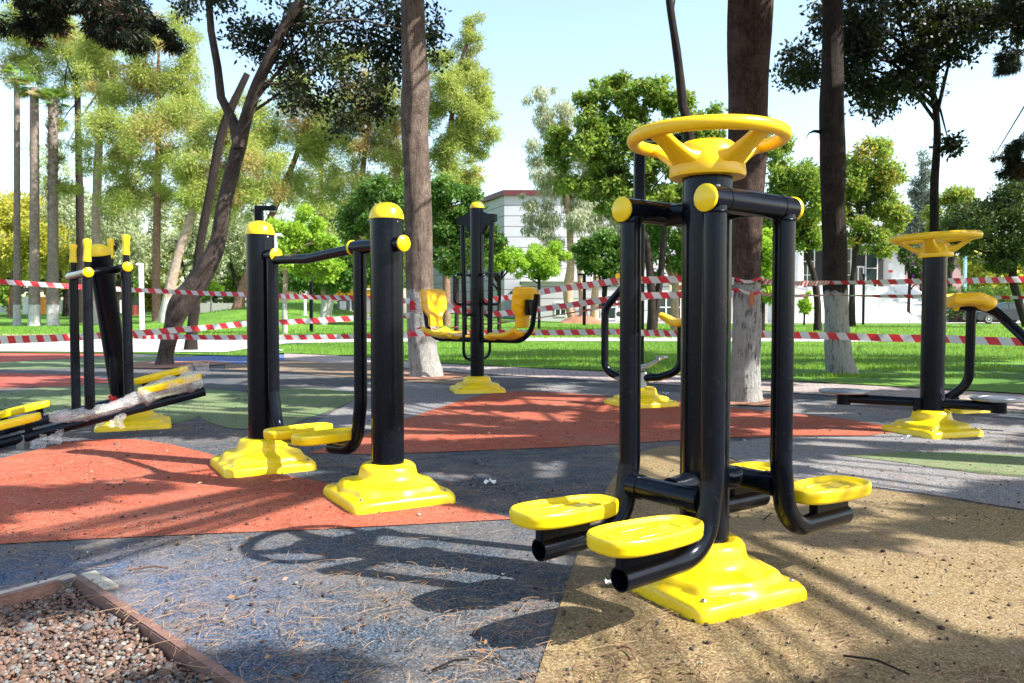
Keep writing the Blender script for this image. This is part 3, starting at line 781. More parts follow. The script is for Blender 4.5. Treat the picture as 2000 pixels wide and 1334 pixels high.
for x0, sg, yoff in ((.122, 1, -.03), (L2 - .2, -1, .02)):
    lg = mk('leg', G().tube(fillet([(x0, 0, zx - .02), (x0, 0, .42), (x0 + sg * .04, 0, .195), (x0 + sg * .24, 0, .185)], .14, 10), .031, 26, hollow=True), M['blk'], t, ang=50)
    xp = {1: .56, -1: L2 - .285}[sg]
    xp = x0 + sg * .1 if sg < 0 else .56
    xq = .545 if sg > 0 else L2 - .30
    mk('bracket', G().box(((xq + x0 + sg * .2) / 2, 0, .222), (abs(xq - x0 - sg * .2) + .06, .04, .05), bev=.004), M['blk'], lg)
    p = mk('pedal', pedal_geo(.36, .15), M['yel'], t, ang=45); p.location = (xq, -.115, .243); p.rotation_euler = (0, 0, math.radians(90))

# ------------------------------------------------------------------ 3 ski trainer on the left (leaning)
B3 = Gd(262, 832)
t = thing('ski_trainer', 'ski trainer with leaning black post, four yellow grips and film wrapped foot rails', 'fitness machine', (B3.x, B3.y, 0))
o3 = B3
b = mk('base', base_geo(.255), M['yel'], t, ang=50); b.rotation_euler = (0, 0, math.radians(24)); b.scale = (1.0, 1.0, .8)
pt = W(193, 497, 5.62); pb = Vector((B3.x - .07, B3.y, .1))
mk('post', G().tube([pb, pt], .074, 40), M['blk'], t, off=o3)
dm = dome_geo(.0745, 0, .066); c = mk('cap', dm, M['yel'], t); c.location = pt - o3; c.rotation_euler = Vector((0, 0, 1)).rotation_difference((pt - pb).normalized()).to_euler()
CL, CL2 = W(172, 532, 5.05), W(136, 541, 5.55)
CR, CR2 = W(249, 521, 5.2), W(212, 531, 5.8)
for a, b2 in ((CL, CL2), (CR, CR2)):
    k = mk('cross_tube', G().tube([a, b2], .0285, 22), M['blk'], t, off=o3)
    add_cap(k, a - o3, (a - b2), .030)
mk('arm', G().tube([CL.lerp(CL2, .5), CR.lerp(CR2, .5)], .026, 18), M['blk'], t, off=o3)
bars = [((143, 510, 5.5), (149, 802, 5.5), 476, .030), ((170, 508, 5.08), (176, 812, 5.08), 466, .031), ((216, 502, 5.75), (224, 780, 5.75), 465, .029), ((246, 495, 5.22), (252, 778, 5.22), 458, .031)]
for (x0, y0, Z0), (x1, y1, Z1), yt, rr in bars:
    a, b2 = W(x0, y0, Z0), W(x1, y1, Z1); top = W(x0, yt, Z0)
    cr = W(x0, 538 if x0 < 200 else 526, Z0)
    sw = mk('swing_arm', G().tube([cr, b2], rr, 22), M['blk'], t, off=o3)
    mk('handle_bar', G().tube([cr, a], rr * .62, 16), M['blk'], sw, off=o3)
    dz = (top - a).length
    mk('grip', G().lathe([(rr * .8, -.01), (rr * .82, 0), (rr * .7, dz * .3), (rr * .66, dz * .6), (rr * .86, dz * .85), (rr * .75, dz * .96), (rr * .3, dz), (.001, dz + .002)], 20, a - o3, top - a), M['yel'], sw)
V3 = Vector((.87, .44, .21)).normalized()
fl = W(-70, 884, 4.78); fr = W(400, 764, 5.42)
bl = fl + Vector((-.2, .5, .03)); brr = fr + Vector((-.26, .42, .02))
for k_, (a, b2) in enumerate(((fl, fr), (bl, brr))):
    rl = mk('rail', G().tube([a, b2], .032, 22, hollow=True), M['blk'], t, off=o3)
    dd = (b2 - a).normalized()
    for u0, u1 in ((.03, .30), (.70, .99)):
        p0, p1 = a.lerp(b2, u0), a.lerp(b2, u1)
        mid = (p0 + p1) / 2 + Vector((0, 0, .085)); ln = (p1 - p0).length
        q = Matrix.Rotation(math.atan2(dd.y, dd.x), 4, 'Z') @ Matrix.Rotation(-math.asin(dd.z), 4, 'Y')
        p = mk('foot_board', pedal_geo(ln, .14), M['yel'], t, ang=45); p.matrix_local = Matrix.Translation(mid - o3) @ q
        for u in (.2, .8):
            pp = p0.lerp(p1, u); mk('strut', G().box(pp - o3 + Vector((0, 0, .055)), (.03, .03, .07)), M['blk'], p_ := rl)
mk('foot', G().box(fl.lerp(fr, .22) - o3 + Vector((0, 0, -.04)), (.05, .05, .12)), M['disc'], t)
for k_, (u0, u1, rr, lab) in enumerate(((.33, .99, .085, 'crumpled clear bubble film wrapped around the near foot rail of the ski trainer'), )):
    P_ = []; R_ = []
    for i in range(41):
        u = u0 + (u1 - u0) * i / 40
        sag = -.045 * math.sin(math.pi * min(1, i / 26))
        P_.append(fl.lerp(fr, u) + Vector((0, -.01, .085 + sag + .018 * noise.noise(Vector((u * 14, 0, 0)))))); R_.append((.042 if i < 24 else .064) * (1 + .35 * noise.noise(Vector((u * 22, 3, 1)))) * (.5 if i in (0, 40) else 1))
    g = G().tube(P_, R_, 26, cap=False)
    v2 = []
    for p in g.v:
        nn = noise.noise_vector(Vector(p) * 11) * .013 + noise.noise_vector(Vector(p) * 55) * .009
        v2.append(tuple(Vector(p) + nn))
    g.v = v2
    # torn flaps
    for u in (.3, .36, .62, .93, 1.0):
        c0 = fl.lerp(fr, u) + Vector((0, -.03, .11 if u > .9 else .0))
        sgn = 1 if u > .9 else -1
        g.grid(lambda a_, b_: c0 + Vector(((a_ - .5) * .09, -.02 * b_, sgn * b_ * .09)) + noise.noise_vector((c0 + Vector((a_, b_, 0)) * .2) * 20) * .02, 5, 5)
    tag(mk('bubble_film', g, M['film'], smooth=True, ang=80), lab, 'plastic film')
rbp = W(219, 775, 5.3)
tag(mk('red_ribbon', G().grid(lambda u, v: rbp + Vector(((u - .5) * .06 + .02 * math.sin(v * 5), .02 * math.sin(u * 4), -v * .13 + .02 * math.sin(u * 9))), 4, 8), M['redrag'], ang=80), 'small red ribbon tied low on the leaning post of the ski trainer', 'ribbon')

# ------------------------------------------------------------------ 4 double seat chest press
B4 = Gd(932, 764); ax = math.radians(-36)
t = thing('seated_press', 'tall double seat chest press with two yellow bucket seats on one black post', 'fitness machine', (B4.x, B4.y, 0), ax)
add_base(t, rz=math.radians(12) - ax, h=.27)
mk('post', G().tube([(0, 0, .12), (0, 0, 1.95)], .074, 40), M['blk'], t)
c = mk('cap', dome_geo(.0745, 0, .06), M['yel'], t); c.location = (0, 0, 1.95)
def seat_part(root, loc, rz):
    def pan(u, v):
        x = (u - .5) * .40; y = (v - .5) * .38
        z = .05 * (2 * v - 1) ** 2 * (.4 + .6 * (1 - u)) - .03 * math.sin(math.pi * u) + .04 * max(0, .25 - u) * 4 * .5 + .035 * (u > .85) * -1
        return Vector((x, y * (1 - .12 * u), z))
    s_ = mk('seat', G().grid(pan, 12, 12), M['seat'], root, ang=80); s_.location = loc; s_.rotation_euler = (0, 0, rz)
    md = s_.modifiers.new('solid', 'SOLIDIFY'); md.thickness = .05; md.offset = -1
    bv = s_.modifiers.new('sub', 'SUBSURF'); bv.levels = bv.render_levels = 1
    def bk(u, v):
        z = u * .42; wdt = .43 if u > .45 else .43 - .19 * min(1, (.45 - u) / .2) ** .7
        if u > .9: wdt *= 1 - .5 * ((u - .9) / .1) ** 2 * .3
        y = (v - .5) * wdt
        return Vector((-.2 - .05 * u + .03 * (2 * v - 1) ** 2 + .004 * math.sin(u * 30) * (1 if .2 < u < .85 else 0), y, z + .05))
    b_ = mk('seat_back', G().grid(bk, 16, 12), M['seat'], root, ang=80); b_.location = loc; b_.rotation_euler = (0, 0, rz)
    md = b_.modifiers.new('solid', 'SOLIDIFY'); md.thickness = .026
    sb = b_.modifiers.new('sub', 'SUBSURF'); sb.levels = sb.render_levels = 1
    mk('back_plate', G().box((-.262, 0, .26), (.03, .12, .16), bev=.005), M['blk'], b_)
for sx in (-1, 1):
    fr_ = mk('seat_frame', G().tube(fillet([(0, 0, .55), (sx * .58, 0, .55), (sx * .71, 0, .66), (sx * .77, 0, 1.03)], .2, 8), .027, 20), M['blk'], t)
    add_cap(fr_, (sx * .772, 0, 1.035), (sx * .15, 0, 1), .027)
    seat_part(t, (sx * .42, 0, .635), math.pi if sx > 0 else 0)
    lv = mk('lever', G().tube([(sx * .20, 0, 1.83), (sx * .17, 0, .6)], .028, 18), M['blk'], t)
    mk('bracket', G().loft([[Vector((sx * .05, y, 1.64)), Vector((sx * .05, y, 1.93)), Vector((sx * .17, y, 1.88)), Vector((sx * .25, y, 1.87)), Vector((sx * .25, y, 1.8)), Vector((sx * .14, y, 1.76))] for y in (-.03, .03)]), M['blk'], t, smooth=False)
    for yy in (-1, 1):
        lp = [(sx * .19, yy * .02, 1.25), (sx * .19, yy * .15, 1.25), (sx * .19, yy * .15, .93), (sx * .19, yy * .02, .93)]
        mk('handle', G().tube(fillet(lp, .11, 8), .0155, 14), M['blk'], lv)
for sx, yy in ((1, -1), (-1, 1)):
    lp = [(sx * .02, yy * .05, .82), (sx * .02, yy * .25, .82), (sx * .02, yy * .25, .35), (sx * .02, yy * .05, .35)]
    mk('foot_loop', G().tube(fillet(lp, .1, 8), .0165, 14), M['blk'], t)

# ------------------------------------------------------------------ 5 exercise bike behind the front machine
B5 = Gd(1252, 791); ax = math.radians(150)
t = thing('exercise_bike', 'small exercise bike with yellow saddle and grips seen behind the front machine', 'fitness machine', (B5.x, B5.y, 0), ax)
add_base(t, rz=math.radians(22) - ax, h=.26)
mk('post', G().tube([(0, 0, .14), (0, 0, .30)], .05, 28), M['galv'], t)
fm = mk('frame', G().tube(fillet([(.13, 0, 1.13), (.36, 0, .88), (.36, 0, .30), (.18, 0, .235), (-.17, 0, .26), (-.37, 0, .33), (-.37, 0, .72)], .16, 8), .035, 22), M['blk'], t)
hb = mk('handlebar', G().tube([(.13, -.24, 1.16), (.16, 0, 1.12), (.13, .24, 1.16)], .014, 14), M['blk'], t)
for sy in (-1, 1):
    mk('grip', G().tube([(.145, sy * .1, 1.135), (.135, sy * .2, 1.153), (.12, sy * .27, 1.17)], [.02, .019, .025], 14), M['seat'], hb)
def saddle(u, v):
    x = (u - .5) * .36; w_ = .13 + .12 * min(1, max(0, (1 - u) * 1.6)) if u > .35 else .26
    y = (v - .5) * w_; q = (2 * v - 1)
    return Vector((x, y, .03 * math.cos(u * 7) + .055 * q * q * (1 - u) - .035 * abs(q) ** 3 * u + .04 * max(0, u - .8) * 3))
s_ = mk('saddle', G().grid(saddle, 14, 10), M['seat'], t, ang=80); s_.location = (-.35, 0, .80)
md = s_.modifiers.new('solid', 'SOLIDIFY'); md.thickness = .06
sb = s_.modifiers.new('sub', 'SUBSURF'); sb.levels = sb.render_levels = 1
cr_ = mk('crank', G().tube([(0, -.1, .34), (0, .1, .34)], .03, 18), M['disc'], t)
for sy in (-1, 1):
    mk('crank_arm', G().box((-.07 * sy * -1, sy * .1, .38 if sy < 0 else .31), (.17, .02, .035), Matrix.Rotation(.5 , 3, 'Y'), .005), M['disc'], cr_)
    mk('bike_pedal', G().box((sy * .14, sy * .16, .43 if sy < 0 else .25), (.09, .1, .025), None, .008), M['disc'], cr_)

# ------------------------------------------------------------------ 6 waist twister on the right
B6 = Gd(1819, 846)
t = thing('waist_twister', 'standing twister with small yellow steering wheel on a black post and two steel turning discs', 'fitness machine', (B6.x, B6.y, 0))
add_base(t, rz=math.radians(18), h=.236)
mk('post', G().tube([(0, 0, .12), (0, 0, 1.255)], .0775, 44), M['blk'], t)
add_wheel(t, 1.365, .265, tilt=(0, math.radians(-2.5)), rot=math.radians(7))
DL, DR = W(1648, 764, B6.y + .22), W(1951, 779, B6.y - .26)
for k_, dd in enumerate((DL, DR)):
    q = dd - B6
    zz = q.z
    e = Vector((q.x, q.y, zz - .05))
    s0 = Vector((q.x * .08, q.y * .08, zz - .06))
    ar = mk('arm', G().tube([s0, e], .034, 20), M['blk'], t)
    mk('bearing', G().tube([(e.x, e.y, zz - .095), (e.x, e.y, zz - .012)], .048, 22), M['blk'], ar)
    ds = mk('turning_disc', G().lathe([(.165, -.01), (.172, -.004), (.172, .004), (.165, .009), (.12, .009), (.118, .0045), (.1, .0045), (.098, .009), (.03, .009), (.002, .011)], 40, (q.x, q.y, zz)), M['disc'], t)
mk('gusset', G().box((0, 0, .2), (.26, .012, .09), None, .004), M['blk'], t)

# ------------------------------------------------------------------ 7 rider machine behind the twister
Z7 = 6.25
t0 = W(1858, 806, Z7); B7 = Vector((t0.x, Z7, 0))
t = thing('rider_trainer', 'bench type rider with yellow moulded seat on bent black tubes, half hidden behind the twister', 'fitness machine', B7)
ba = add_base(t, (.0, .0, 0), math.radians(20), h=.22); p7 = Gd(1870, 801); ba.location = (p7.x - B7.x, p7.y - B7.y, 0); ba.scale = (1, 1, .55)
fm = mk('frame', G().tube(fillet([W(1897, 600, Z7 - .1), W(1893, 748, Z7 - .1), W(1850, 779, Z7), W(1825, 782, Z7)], .2, 8), .035, 22), M['blk'], t, off=B7)
mk('post', G().tube([Vector((p7.x - B7.x, p7.y - B7.y, .06)), W(1862, 779, Z7 + .2) - B7], .04, 28), M['blk'], t)
tb = mk('seat_tube', G().tube(fillet([W(1868, 598, Z7 - .15), W(1932, 597, Z7 - .15), W(2010, 668, Z7 - .6), W(2060, 760, Z7 - .7)], .25, 8), .036, 22), M['blk'], t, off=B7)
a = W(1868, 598, Z7 - .15) - B7; add_cap(tb, a, (-1, -.1, 0), .036)
def bucket(u, v):
    x = (u - .5) * .29; y = (v - .5) * .28; q = abs(2 * u - 1)
    return Vector((x + .05 * max(0, u - .8) * 3, y, .035 * math.sin(u * 3.0) + .03 * q ** 3 * (u < .5) - .05 * max(0, u - .75) * 2 + .03 * (2 * v - 1) ** 2))
s_ = mk('seat', G().grid(bucket, 16, 10), M['seat'], t, ang=80); s_.location = W(1888, 586, Z7 - .15) - B7; s_.rotation_euler = (0, 0, math.radians(-8))
md = s_.modifiers.new('solid', 'SOLIDIFY'); md.thickness = .085
sb = s_.modifiers.new('sub', 'SUBSURF'); sb.levels = sb.render_levels = 1

# ------------------------------------------------------------------ barrier tapes
def tape(label, pts, twist=(), w_=.068, phase=0.0, ang0=0.0, seg=26):
    P = [W(*p) for p in pts]; Q = []
    for i in range(len(P) - 1):
        L = (P[i + 1] - P[i]).length
        for k in range(seg):
            u = k / seg; q = P[i].lerp(P[i + 1], u); q.z -= 4 * u * (1 - u) * L * .004; Q.append(q)
    Q.append(P[-1]); g = G(); g.uv = []; s = phase
    for i, q in enumerate(Q):
        if i: s += (q - Q[i - 1]).length
        tq = (Q[min(i + 1, len(Q) - 1)] - Q[max(0, i - 1)]).normalized()
        side = tq.cross(Vector((0, 0, 1))).normalized(); upv = side.cross(tq)
        a = ang0 + .12 * math.sin(s * 2.2) + .1 * math.sin(s * 5.1 + 1)
        for c, k_, am in twist: a += am * math.exp(-((i / len(Q) - c) / k_) ** 2)
        dv = upv * math.cos(a) + side * math.sin(a)
        g.v += [tuple(q - dv * w_ / 2), tuple(q + side * .004 * math.sin(s * 9)), tuple(q + dv * w_ / 2)]
        g.uv += [(s / .19, 0), (s / .19, .5), (s / .19, 1)]
    for i in range(len(Q) - 1):
        for j in (0, 1): g.f.append((3 * i + j, 3 * i + 3 + j, 3 * i + 4 + j, 3 * i + 1 + j))
    o = mk('barrier_tape', g, M['tape'], ang=80); return tag(o, label, 'barrier tape')
ZA, ZB, ZC, ZE = 10.0, 7.4, 10.7, 12.3
tape('upper tape from the left edge past the leaning post to the thick trunk', [(-220, 537, 10.5), (0, 550, 10.8), (340, 570, 12.2), (480, 575, 12.0), (700, 582, 10.6), (800, 588, ZA)], [(.1, .05, .7), (.8, .1, .5)])
tape('wide red and white tape crossing the left edge low and rising to the thick trunk', [(-250, 672, 6.0), (0, 664, 6.6), (250, 652, 8.6), (480, 632, 9.8), (700, 621, 10.2), (800, 616, ZA)], [(.15, .05, .3)])
tape('low red and white tape from the crooked tree to the thick trunk', [(262, 656, 9.6), (345, 658, 10.6), (480, 659, 10.6), (700, 657, 10.6), (802, 654, ZA)])
tape('low red and white tape stretched from the thick trunk to the dark whitewashed trunk', [(802, 652, ZA), (960, 649, 10), (1200, 648, 9.4), (1435, 652, ZB + .1)])
tape('low red and white tape from the dark trunk to the right edge', [(1478, 652, ZB + .05), (1620, 656, 7.6), (1850, 662, 6.9), (2010, 668, 6.6), (2200, 676, 6.2)])
tape('tape rising from the chest press to the bike handlebar height', [(800, 600, ZA), (890, 606, 10), (960, 614, 9.8), (1100, 598, 9.2), (1230, 577, 8.6), (1340, 576, 8.2), (1433, 574, ZB)], [(.06, .05, .8)])
tape('highest tape in the middle, rising from the chest press to the dark trunk', [(800, 592, ZA), (900, 596, 10), (965, 585, 9.8), (1100, 563, 8.8), (1210, 547, 8.0), (1330, 545, 7.6), (1434, 549, ZB)], [(.08, .06, .9)])
tape('thin twisted tape running up to the right behind the bike', [(880, 640, 9), (1030, 624, 9), (1140, 607, 9), (1240, 587, 9), (1340, 569, 9), (1430, 560, 9)], ang0=1.25, w_=.07)
tape('upper red and white tape from the dark trunk to the right edge', [(1481, 549, ZB), (1620, 552, 10.5), (1800, 549, 10.2), (2010, 545, 8.6), (2200, 542, 8)], [(.08, .1, .9), (.3, .1, .7), (.5, .08, .5)])
tape('thin folded tape below the upper one on the right', [(1481, 574, ZB), (1620, 576, 10.5), (1800, 579, 10.2), (2010, 581, 10), (2200, 583, 10)], [(.2, .2, .25)], ang0=1.0, w_=.07)
def ring_tape(label, cx, cy, zs, r):
    g = G(); g.uv = []; s = 0; n0 = 0
    for z, w_ in zs:
        n0 = len(g.v)
        for i in range(29):
            a = 2 * math.pi * i / 28; s += 2 * math.pi * r / 28; wob = .02 * math.sin(a * 3 + z * 9)
            for k in (0, 1): g.v.append((cx + (r + .004 + k * .006) * math.cos(a), cy + (r + .004 + k * .006) * math.sin(a), z + wob + k * w_)); g.uv.append((s / .19, k))
        for i in range(28): g.f.append((n0 + 2 * i, n0 + 2 * i + 2, n0 + 2 * i + 3, n0 + 2 * i + 1))
    tag(mk('barrier_tape', g, M['tape'], ang=80), label, 'barrier tape')
def seen(p, m=.15): return p.y > .2 and abs(p.x) < .65 * p.y + m and p.z < H + .40 * p.y + m
# ------------------------------------------------------------------ near trees
def gp(px, py, Z): return W(px, py, Z)
TA = Gd(832, 736); TB = Gd(1457, 785); TC = Gd(1643, 732)
def fork(P, rs): return (P, rs)
def near_trunk(name, label, pts, bk, base, stump=True, wob=.1, seg=36, ring=12, n_disp=.012):
    pass
# thick trunk A
ptsA = [(TA + Vector((0, .03, -.1)), .25), (TA + Vector((0, .02, .08)), .215), (W(826, 690, TA.y), .19), (W(822, 600, TA.y), .178), (W(817, 450, TA.y), .172), (W(813, 330, TA.y), .166), (W(811, 230, TA.y), .175), (W(812, 190, TA.y), .19), (W(812, 155, TA.y), .178), (W(809, 80, TA.y), .158), (W(806, -20, TA.y), .152), (W(802, -200, TA.y), .145), (W(800, -420, TA.y), .11), (W(812, -700, TA.y), .06)]
ptsB = [(TB + Vector((0, .02, -.1)), .19), (TB + Vector((0, 0, .06)), .148), (W(1458, 700, 7.5), .128), (W(1458, 560, 7.48), .13), (W(1458, 450, 7.4), .136), (W(1460, 300, 7.3), .165), (W(1463, 150, 7.15), .178), (W(1465, 0, 7.0), .188), (W(1465, -160, 6.9), .18), (W(1462, -400, 6.8), .14), (W(1455, -800, 6.8), .07)]
ptsC = [(TC + Vector((.02, 0, -.1)), .25), (TC + Vector((.01, 0, .05)), .2), (W(1638, 690, TC.y), .168), (W(1633, 600, TC.y), .152), (W(1630, 500, TC.y), .155), (W(1626, 350, TC.y), .16), (W(1625, 200, TC.y), .15), (W(1626, 60, TC.y), .132), (W(1626, -150, TC.y), .125), (W(1626, -420, TC.y), .1), (W(1630, -800, TC.y), .05)]
nearT = [('tall_tree', 'thick grey brown trunk with whitewashed foot, wrapped in tape, right of the air walker', TA, ptsA, M['b_A']),
         ('tall_tree', 'thick dark trunk with flaking white foot rising straight behind the front machine', TB, ptsB, M['b_B']),
         ('tall_tree', 'dark straight trunk with whitewashed foot standing on the shaded lawn', TC, ptsC, M['b_C'])]
# off-frame shade pines
OFF = [(7.2, -1.5), (10.5, 2.0), (5.2, 3.6), (11.5, 8.0), (14.5, 12.5), (3.6, -3.6), (13, 17)]
OL = ['shade pine beside the camera on the right', 'shade pine far to the right of the front machine', 'shade pine just right of the frame near the front machine', 'shade pine on the lawn right of the twister', 'shade pine at the far right of the lawn', 'shade pine behind the camera', 'shade pine at the far right corner of the lawn']
for (x, y), l in zip(OFF, OL):
    b = Vector((x, y, gh(x, y) if y > 7 else 0))
    P = [(b + Vector((0, 0, -.1)), .2), (b + Vector((.03, 0, 2)), .16), (b + Vector((.1, .05, 5)), .14), (b + Vector((.0, .1, 8)), .1), (b + Vector((.05, 0, 10.5)), .04)]
    nearT.append(('shade_pine', l, b, P, M['b_pine']))
# canopy clumps: unseen, placed along sun rays to cast the wanted shade and gaps
rng = np.random.default_rng(21)
lit = [((TA.x, TA.y), (TA.x - 2.9, TA.y + 1.1), .3), ((C1.x, C1.y), (-.95, 3.0), .62), ((C1.x - .25, C1.y - .25), (.0, 1.95), .42), ((0, 1.95), (-.5, 2.45), .3), ((PN.x, PN.y), (PN.x - .9, PN.y + .3), .22), ((1.5, 2.3), (2.1, 2.6), .3), ((B6.x - .2, B6.y), (B6.x + .3, B6.y), .3), ((-2.9, 4.3), (-1.9, 4.6), .45), ((-1.4, 1.9), (-.9, 2.2), .25), ((2.0, 4.3), (3.2, 4.6), .35)]
def segd(p, a, b):
    p, a, b = np.array(p), np.array(a), np.array(b); t = np.clip(np.dot(p - a, b - a) / np.dot(b - a, b - a), 0, 1); return np.linalg.norm(p - a - t * (b - a))
can = []
k2 = SUN / SUN.z
def addc(sx, sy, Hc, r, dens=1.0):
    can.append((sx + k2.x * Hc, sy + k2.y * Hc, Hc, r, dens))
GX, GY, GR = -11.0, 1.2, .06
cov = np.zeros((int(20 / GR), int(15 / GR)), np.float32)
gxx, gyy = np.meshgrid(GX + GR * np.arange(cov.shape[0]), GY + GR * np.arange(cov.shape[1]), indexing='ij')
def target(x, y):
    px = 1000 + x / y * F; py = 609 + H * F / y
    T = .5
    if y < 3.3: T = .40
    if y > 4.6: T = .56
    if py > 1075 and px > 1420: T = .85
    if py > 1240 and px > 1000: T = .9
    if py > 1070 and px < 760: T = .6
    if 830 < py < 1000 and px > 1500: T = .33
    if 860 < py < 1050 and px < 560: T = .42
    if px < 450 and py < 860: T = .5
    nz = noise.noise(Vector((x * .9, y * 1.6, 5.0))) + .6 * noise.noise(Vector((x * 2.3, y * 3.6, 1.0)))
    return min(.95, T * (1 + 1.1 * nz))
for tries in range(9000):
    u = rng.random(); sy = 1.35 + 13.8 * u ** 1.7; sx = rng.uniform(-.8, .8) * sy
    if sy > 9: sx = rng.uniform(-10.5, 8)
    r = rng.uniform(.07, .17) * (.55 + sy * .23); r = min(r, .5)
    lf_ = .06 if r < .24 else .13
    wx, wy = 2.0 * r + lf_, .75 * r + lf_
    if any(segd((sx, sy), p, q) < w_ + r * 1.1 + lf_ * .5 for p, q, w_ in lit): continue
    i0, i1 = int((sx - wx * 2.2 - GX) / GR), int((sx + wx * 2.2 - GX) / GR); j0, j1 = int((sy - wy * 3 - GY) / GR), int((sy + wy * 3 - GY) / GR)
    loc = cov[max(i0, 0):max(i1, 1), max(j0, 0):max(j1, 1)]
    tg = target(sx, sy)
    if loc.size == 0 or loc.mean() > tg * ((.95 if tg > .6 else .68) if sy < 3.4 else .78): continue
    for Hc in (rng.uniform(3.4, 4.2), rng.uniform(4.2, 5.2), rng.uniform(5.2, 6.6), rng.uniform(6.6, 8.5), rng.uniform(8.5, 10)):
        cx, cy = sx + k2.x * Hc, sy + k2.y * Hc
        if not seen(Vector((cx, cy, Hc)), 2.2 * r + .35): break
    else: continue
    can.append((cx, cy, Hc, r, 1))
    m_ = ((gxx[max(i0, 0):max(i1, 1), max(j0, 0):max(j1, 1)] - sx) / wx) ** 2 + ((gyy[max(i0, 0):max(i1, 1), max(j0, 0):max(j1, 1)] - sy) / wy) ** 2 < 1
    loc[m_] = 1
# shade over the right part of the lawn and trees B, C
for _ in range(330):
    sx, sy = rng.uniform(-1, 13), rng.uniform(10.2, 21)
    if sx < 3 and rng.random() < .45: continue
    if noise.noise(Vector((sx * .4, sy * .5, 8))) < -.05: continue; Hc = rng.uniform(8.5, 12); r = rng.uniform(.4, .8)
    cx, cy = sx + k2.x * Hc, sy + k2.y * Hc
    if Hc - r < 1.6 + .41 * cy: continue
    can.append((cx, cy, Hc, r, 1.2))
can = np.array(can)
owners = np.array([[T[2].x, T[2].y] for T in nearT])
dist = np.linalg.norm(can[:, None, :2] - owners[None], axis=2)
for i in range(3): dist[can[:, 2] < 2.6 + .41 * owners[i, 1], i] = 99
own = np.argmin(dist, axis=1)

for i, (nm, lab, b, P, bk) in enumerate(nearT):
    big = i < 3
    t = thing(nm, lab, 'tree', b, group=None if big else 'pines standing outside the frame')
    if nm == 'shade_pine': t['label'] = lab
    PP, RR = [], []; K = 10 if big else 3
    pp = [Vector(q[0]) for q in P]
    for j in range(len(pp) - 1):
        p0, p1, p2, p3 = pp[max(j - 1, 0)], pp[j], pp[j + 1], pp[min(j + 2, len(pp) - 1)]
        for k in range(K):
            u = k / K; PP.append(.5 * ((2 * p1) + (-p0 + p2) * u + (2 * p0 - 5 * p1 + 4 * p2 - p3) * u * u + (-p0 + 3 * p1 - 3 * p2 + p3) * u ** 3)); RR.append(P[j][1] + (P[j + 1][1] - P[j][1]) * u)
    PP.append(pp[-1]); RR.append(P[-1][1])
    g = G().tube(PP, RR, 48 if big else 12, wob=.12, wf=1.5)
    if big:
        v2 = []
        for q in g.v:
            q = Vector(q); nn = noise.noise(Vector((q.x * 14, q.y * 14, q.z * 3.0))) + .6 * noise.noise(Vector((q.x * 40, q.y * 40, q.z * 9)))
            cxy = Vector((b.x, b.y, q.z)); dr = (q - cxy); dr.z = 0
            v2.append(tuple(q + dr.normalized() * nn * .007))
        g.v = v2
    mine = can[own == i]
    if len(mine):
        for c in mine[:: 3]:
            e = Vector(c[:3]); s_ = Vector(min(PP[K * 2:], key=lambda q: abs(q.z - max(e.z - 1.2, (1.5 + .41 * b.y) if big else 0))))
            if any(seen(s_.lerp(e, k_ / 12) + Vector((0, 0, .1))) for k_ in range(13)): continue
            mid = s_.lerp(e, .55) + Vector((0, 0, .15)); g.tube([s_, mid, e], [.035, .022, .008], 5, cap=False)
        n = int(sum((mine[:, 3] / .42) ** 2 * mine[:, 4]) * 620)
        Vs, Fs, Ts, off_ = [], [], [], 0
        for sm, L_l, W_l, dn in ((True, .13, .042, 2600), (False, .26, .08, 640)):
            q_ = mine[(mine[:, 3] < .24) == sm]
            if not len(q_): continue
            n = int(sum((q_[:, 3] / .42) ** 2 * q_[:, 4]) * dn)
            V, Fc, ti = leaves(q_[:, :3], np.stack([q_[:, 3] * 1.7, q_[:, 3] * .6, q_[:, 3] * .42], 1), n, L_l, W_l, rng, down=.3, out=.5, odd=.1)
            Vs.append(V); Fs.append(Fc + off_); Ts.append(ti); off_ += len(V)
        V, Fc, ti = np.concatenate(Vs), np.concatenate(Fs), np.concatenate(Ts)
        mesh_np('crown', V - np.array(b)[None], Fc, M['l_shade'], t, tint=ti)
    tr_ = mk('trunk', g, bk, t, off=b, ang=60)
    if i == 2:
        g2 = G().tube([W(1606, 258, 10.75), W(1590, 256, 10.7), W(1580, 260, 10.7), W(1574, 270, 10.7)], [.03, .018, .008, .003], 8); mk('twig', g2, M['b_dark'], t, off=b)
        g2 = G().lathe([(.045, 0), (.05, .01), (.03, .02)], 10, W(1655, 690, 10.75) , (.3, -1, 0)); mk('knot', g2, M['b_pine'], t, off=b)
    if i == 1:
        g2 = G().grid(lambda u, v: W(1468 + (u - .5) * 12 * math.sin(math.pi * v), 566 + v * 36, 7.33 + .012 * abs(u - .5) - .0), 4, 8); mk('bark_wound', g2, plain('orange_wound', (.38, .13, .05), .8), t, off=b)
ring_tape('loose tape loops wound round the thick grey trunk', TA.x - .04, TA.y + .02, [(.94, .035), (.98, .05), (1.02, .02), (.62, .02), (.83, .03)], .195)
ring_tape('tape loops wound round the dark whitewashed trunk', W(1458, 560, 7.5).x, 7.49, [(1.13, .03), (1.02, .03)], .148)

# tree-pit soil
for c, r_, l in ((TA, .55, 'soil ring round the thick grey trunk'), (TB, .42, 'soil ring round the dark whitewashed trunk'), (Gd(325, 713), .9, 'soil ring under the crooked tree')):
    pts = [(c.x + r_ * math.cos(a) * (1 + .15 * math.sin(3 * a)), c.y + r_ * math.sin(a) * (1 + .1 * math.cos(5 * a))) for a in [2 * math.pi * i / 24 for i in range(24)]]
    sheet('tree_pit', pts, .014, M['soil'], l)

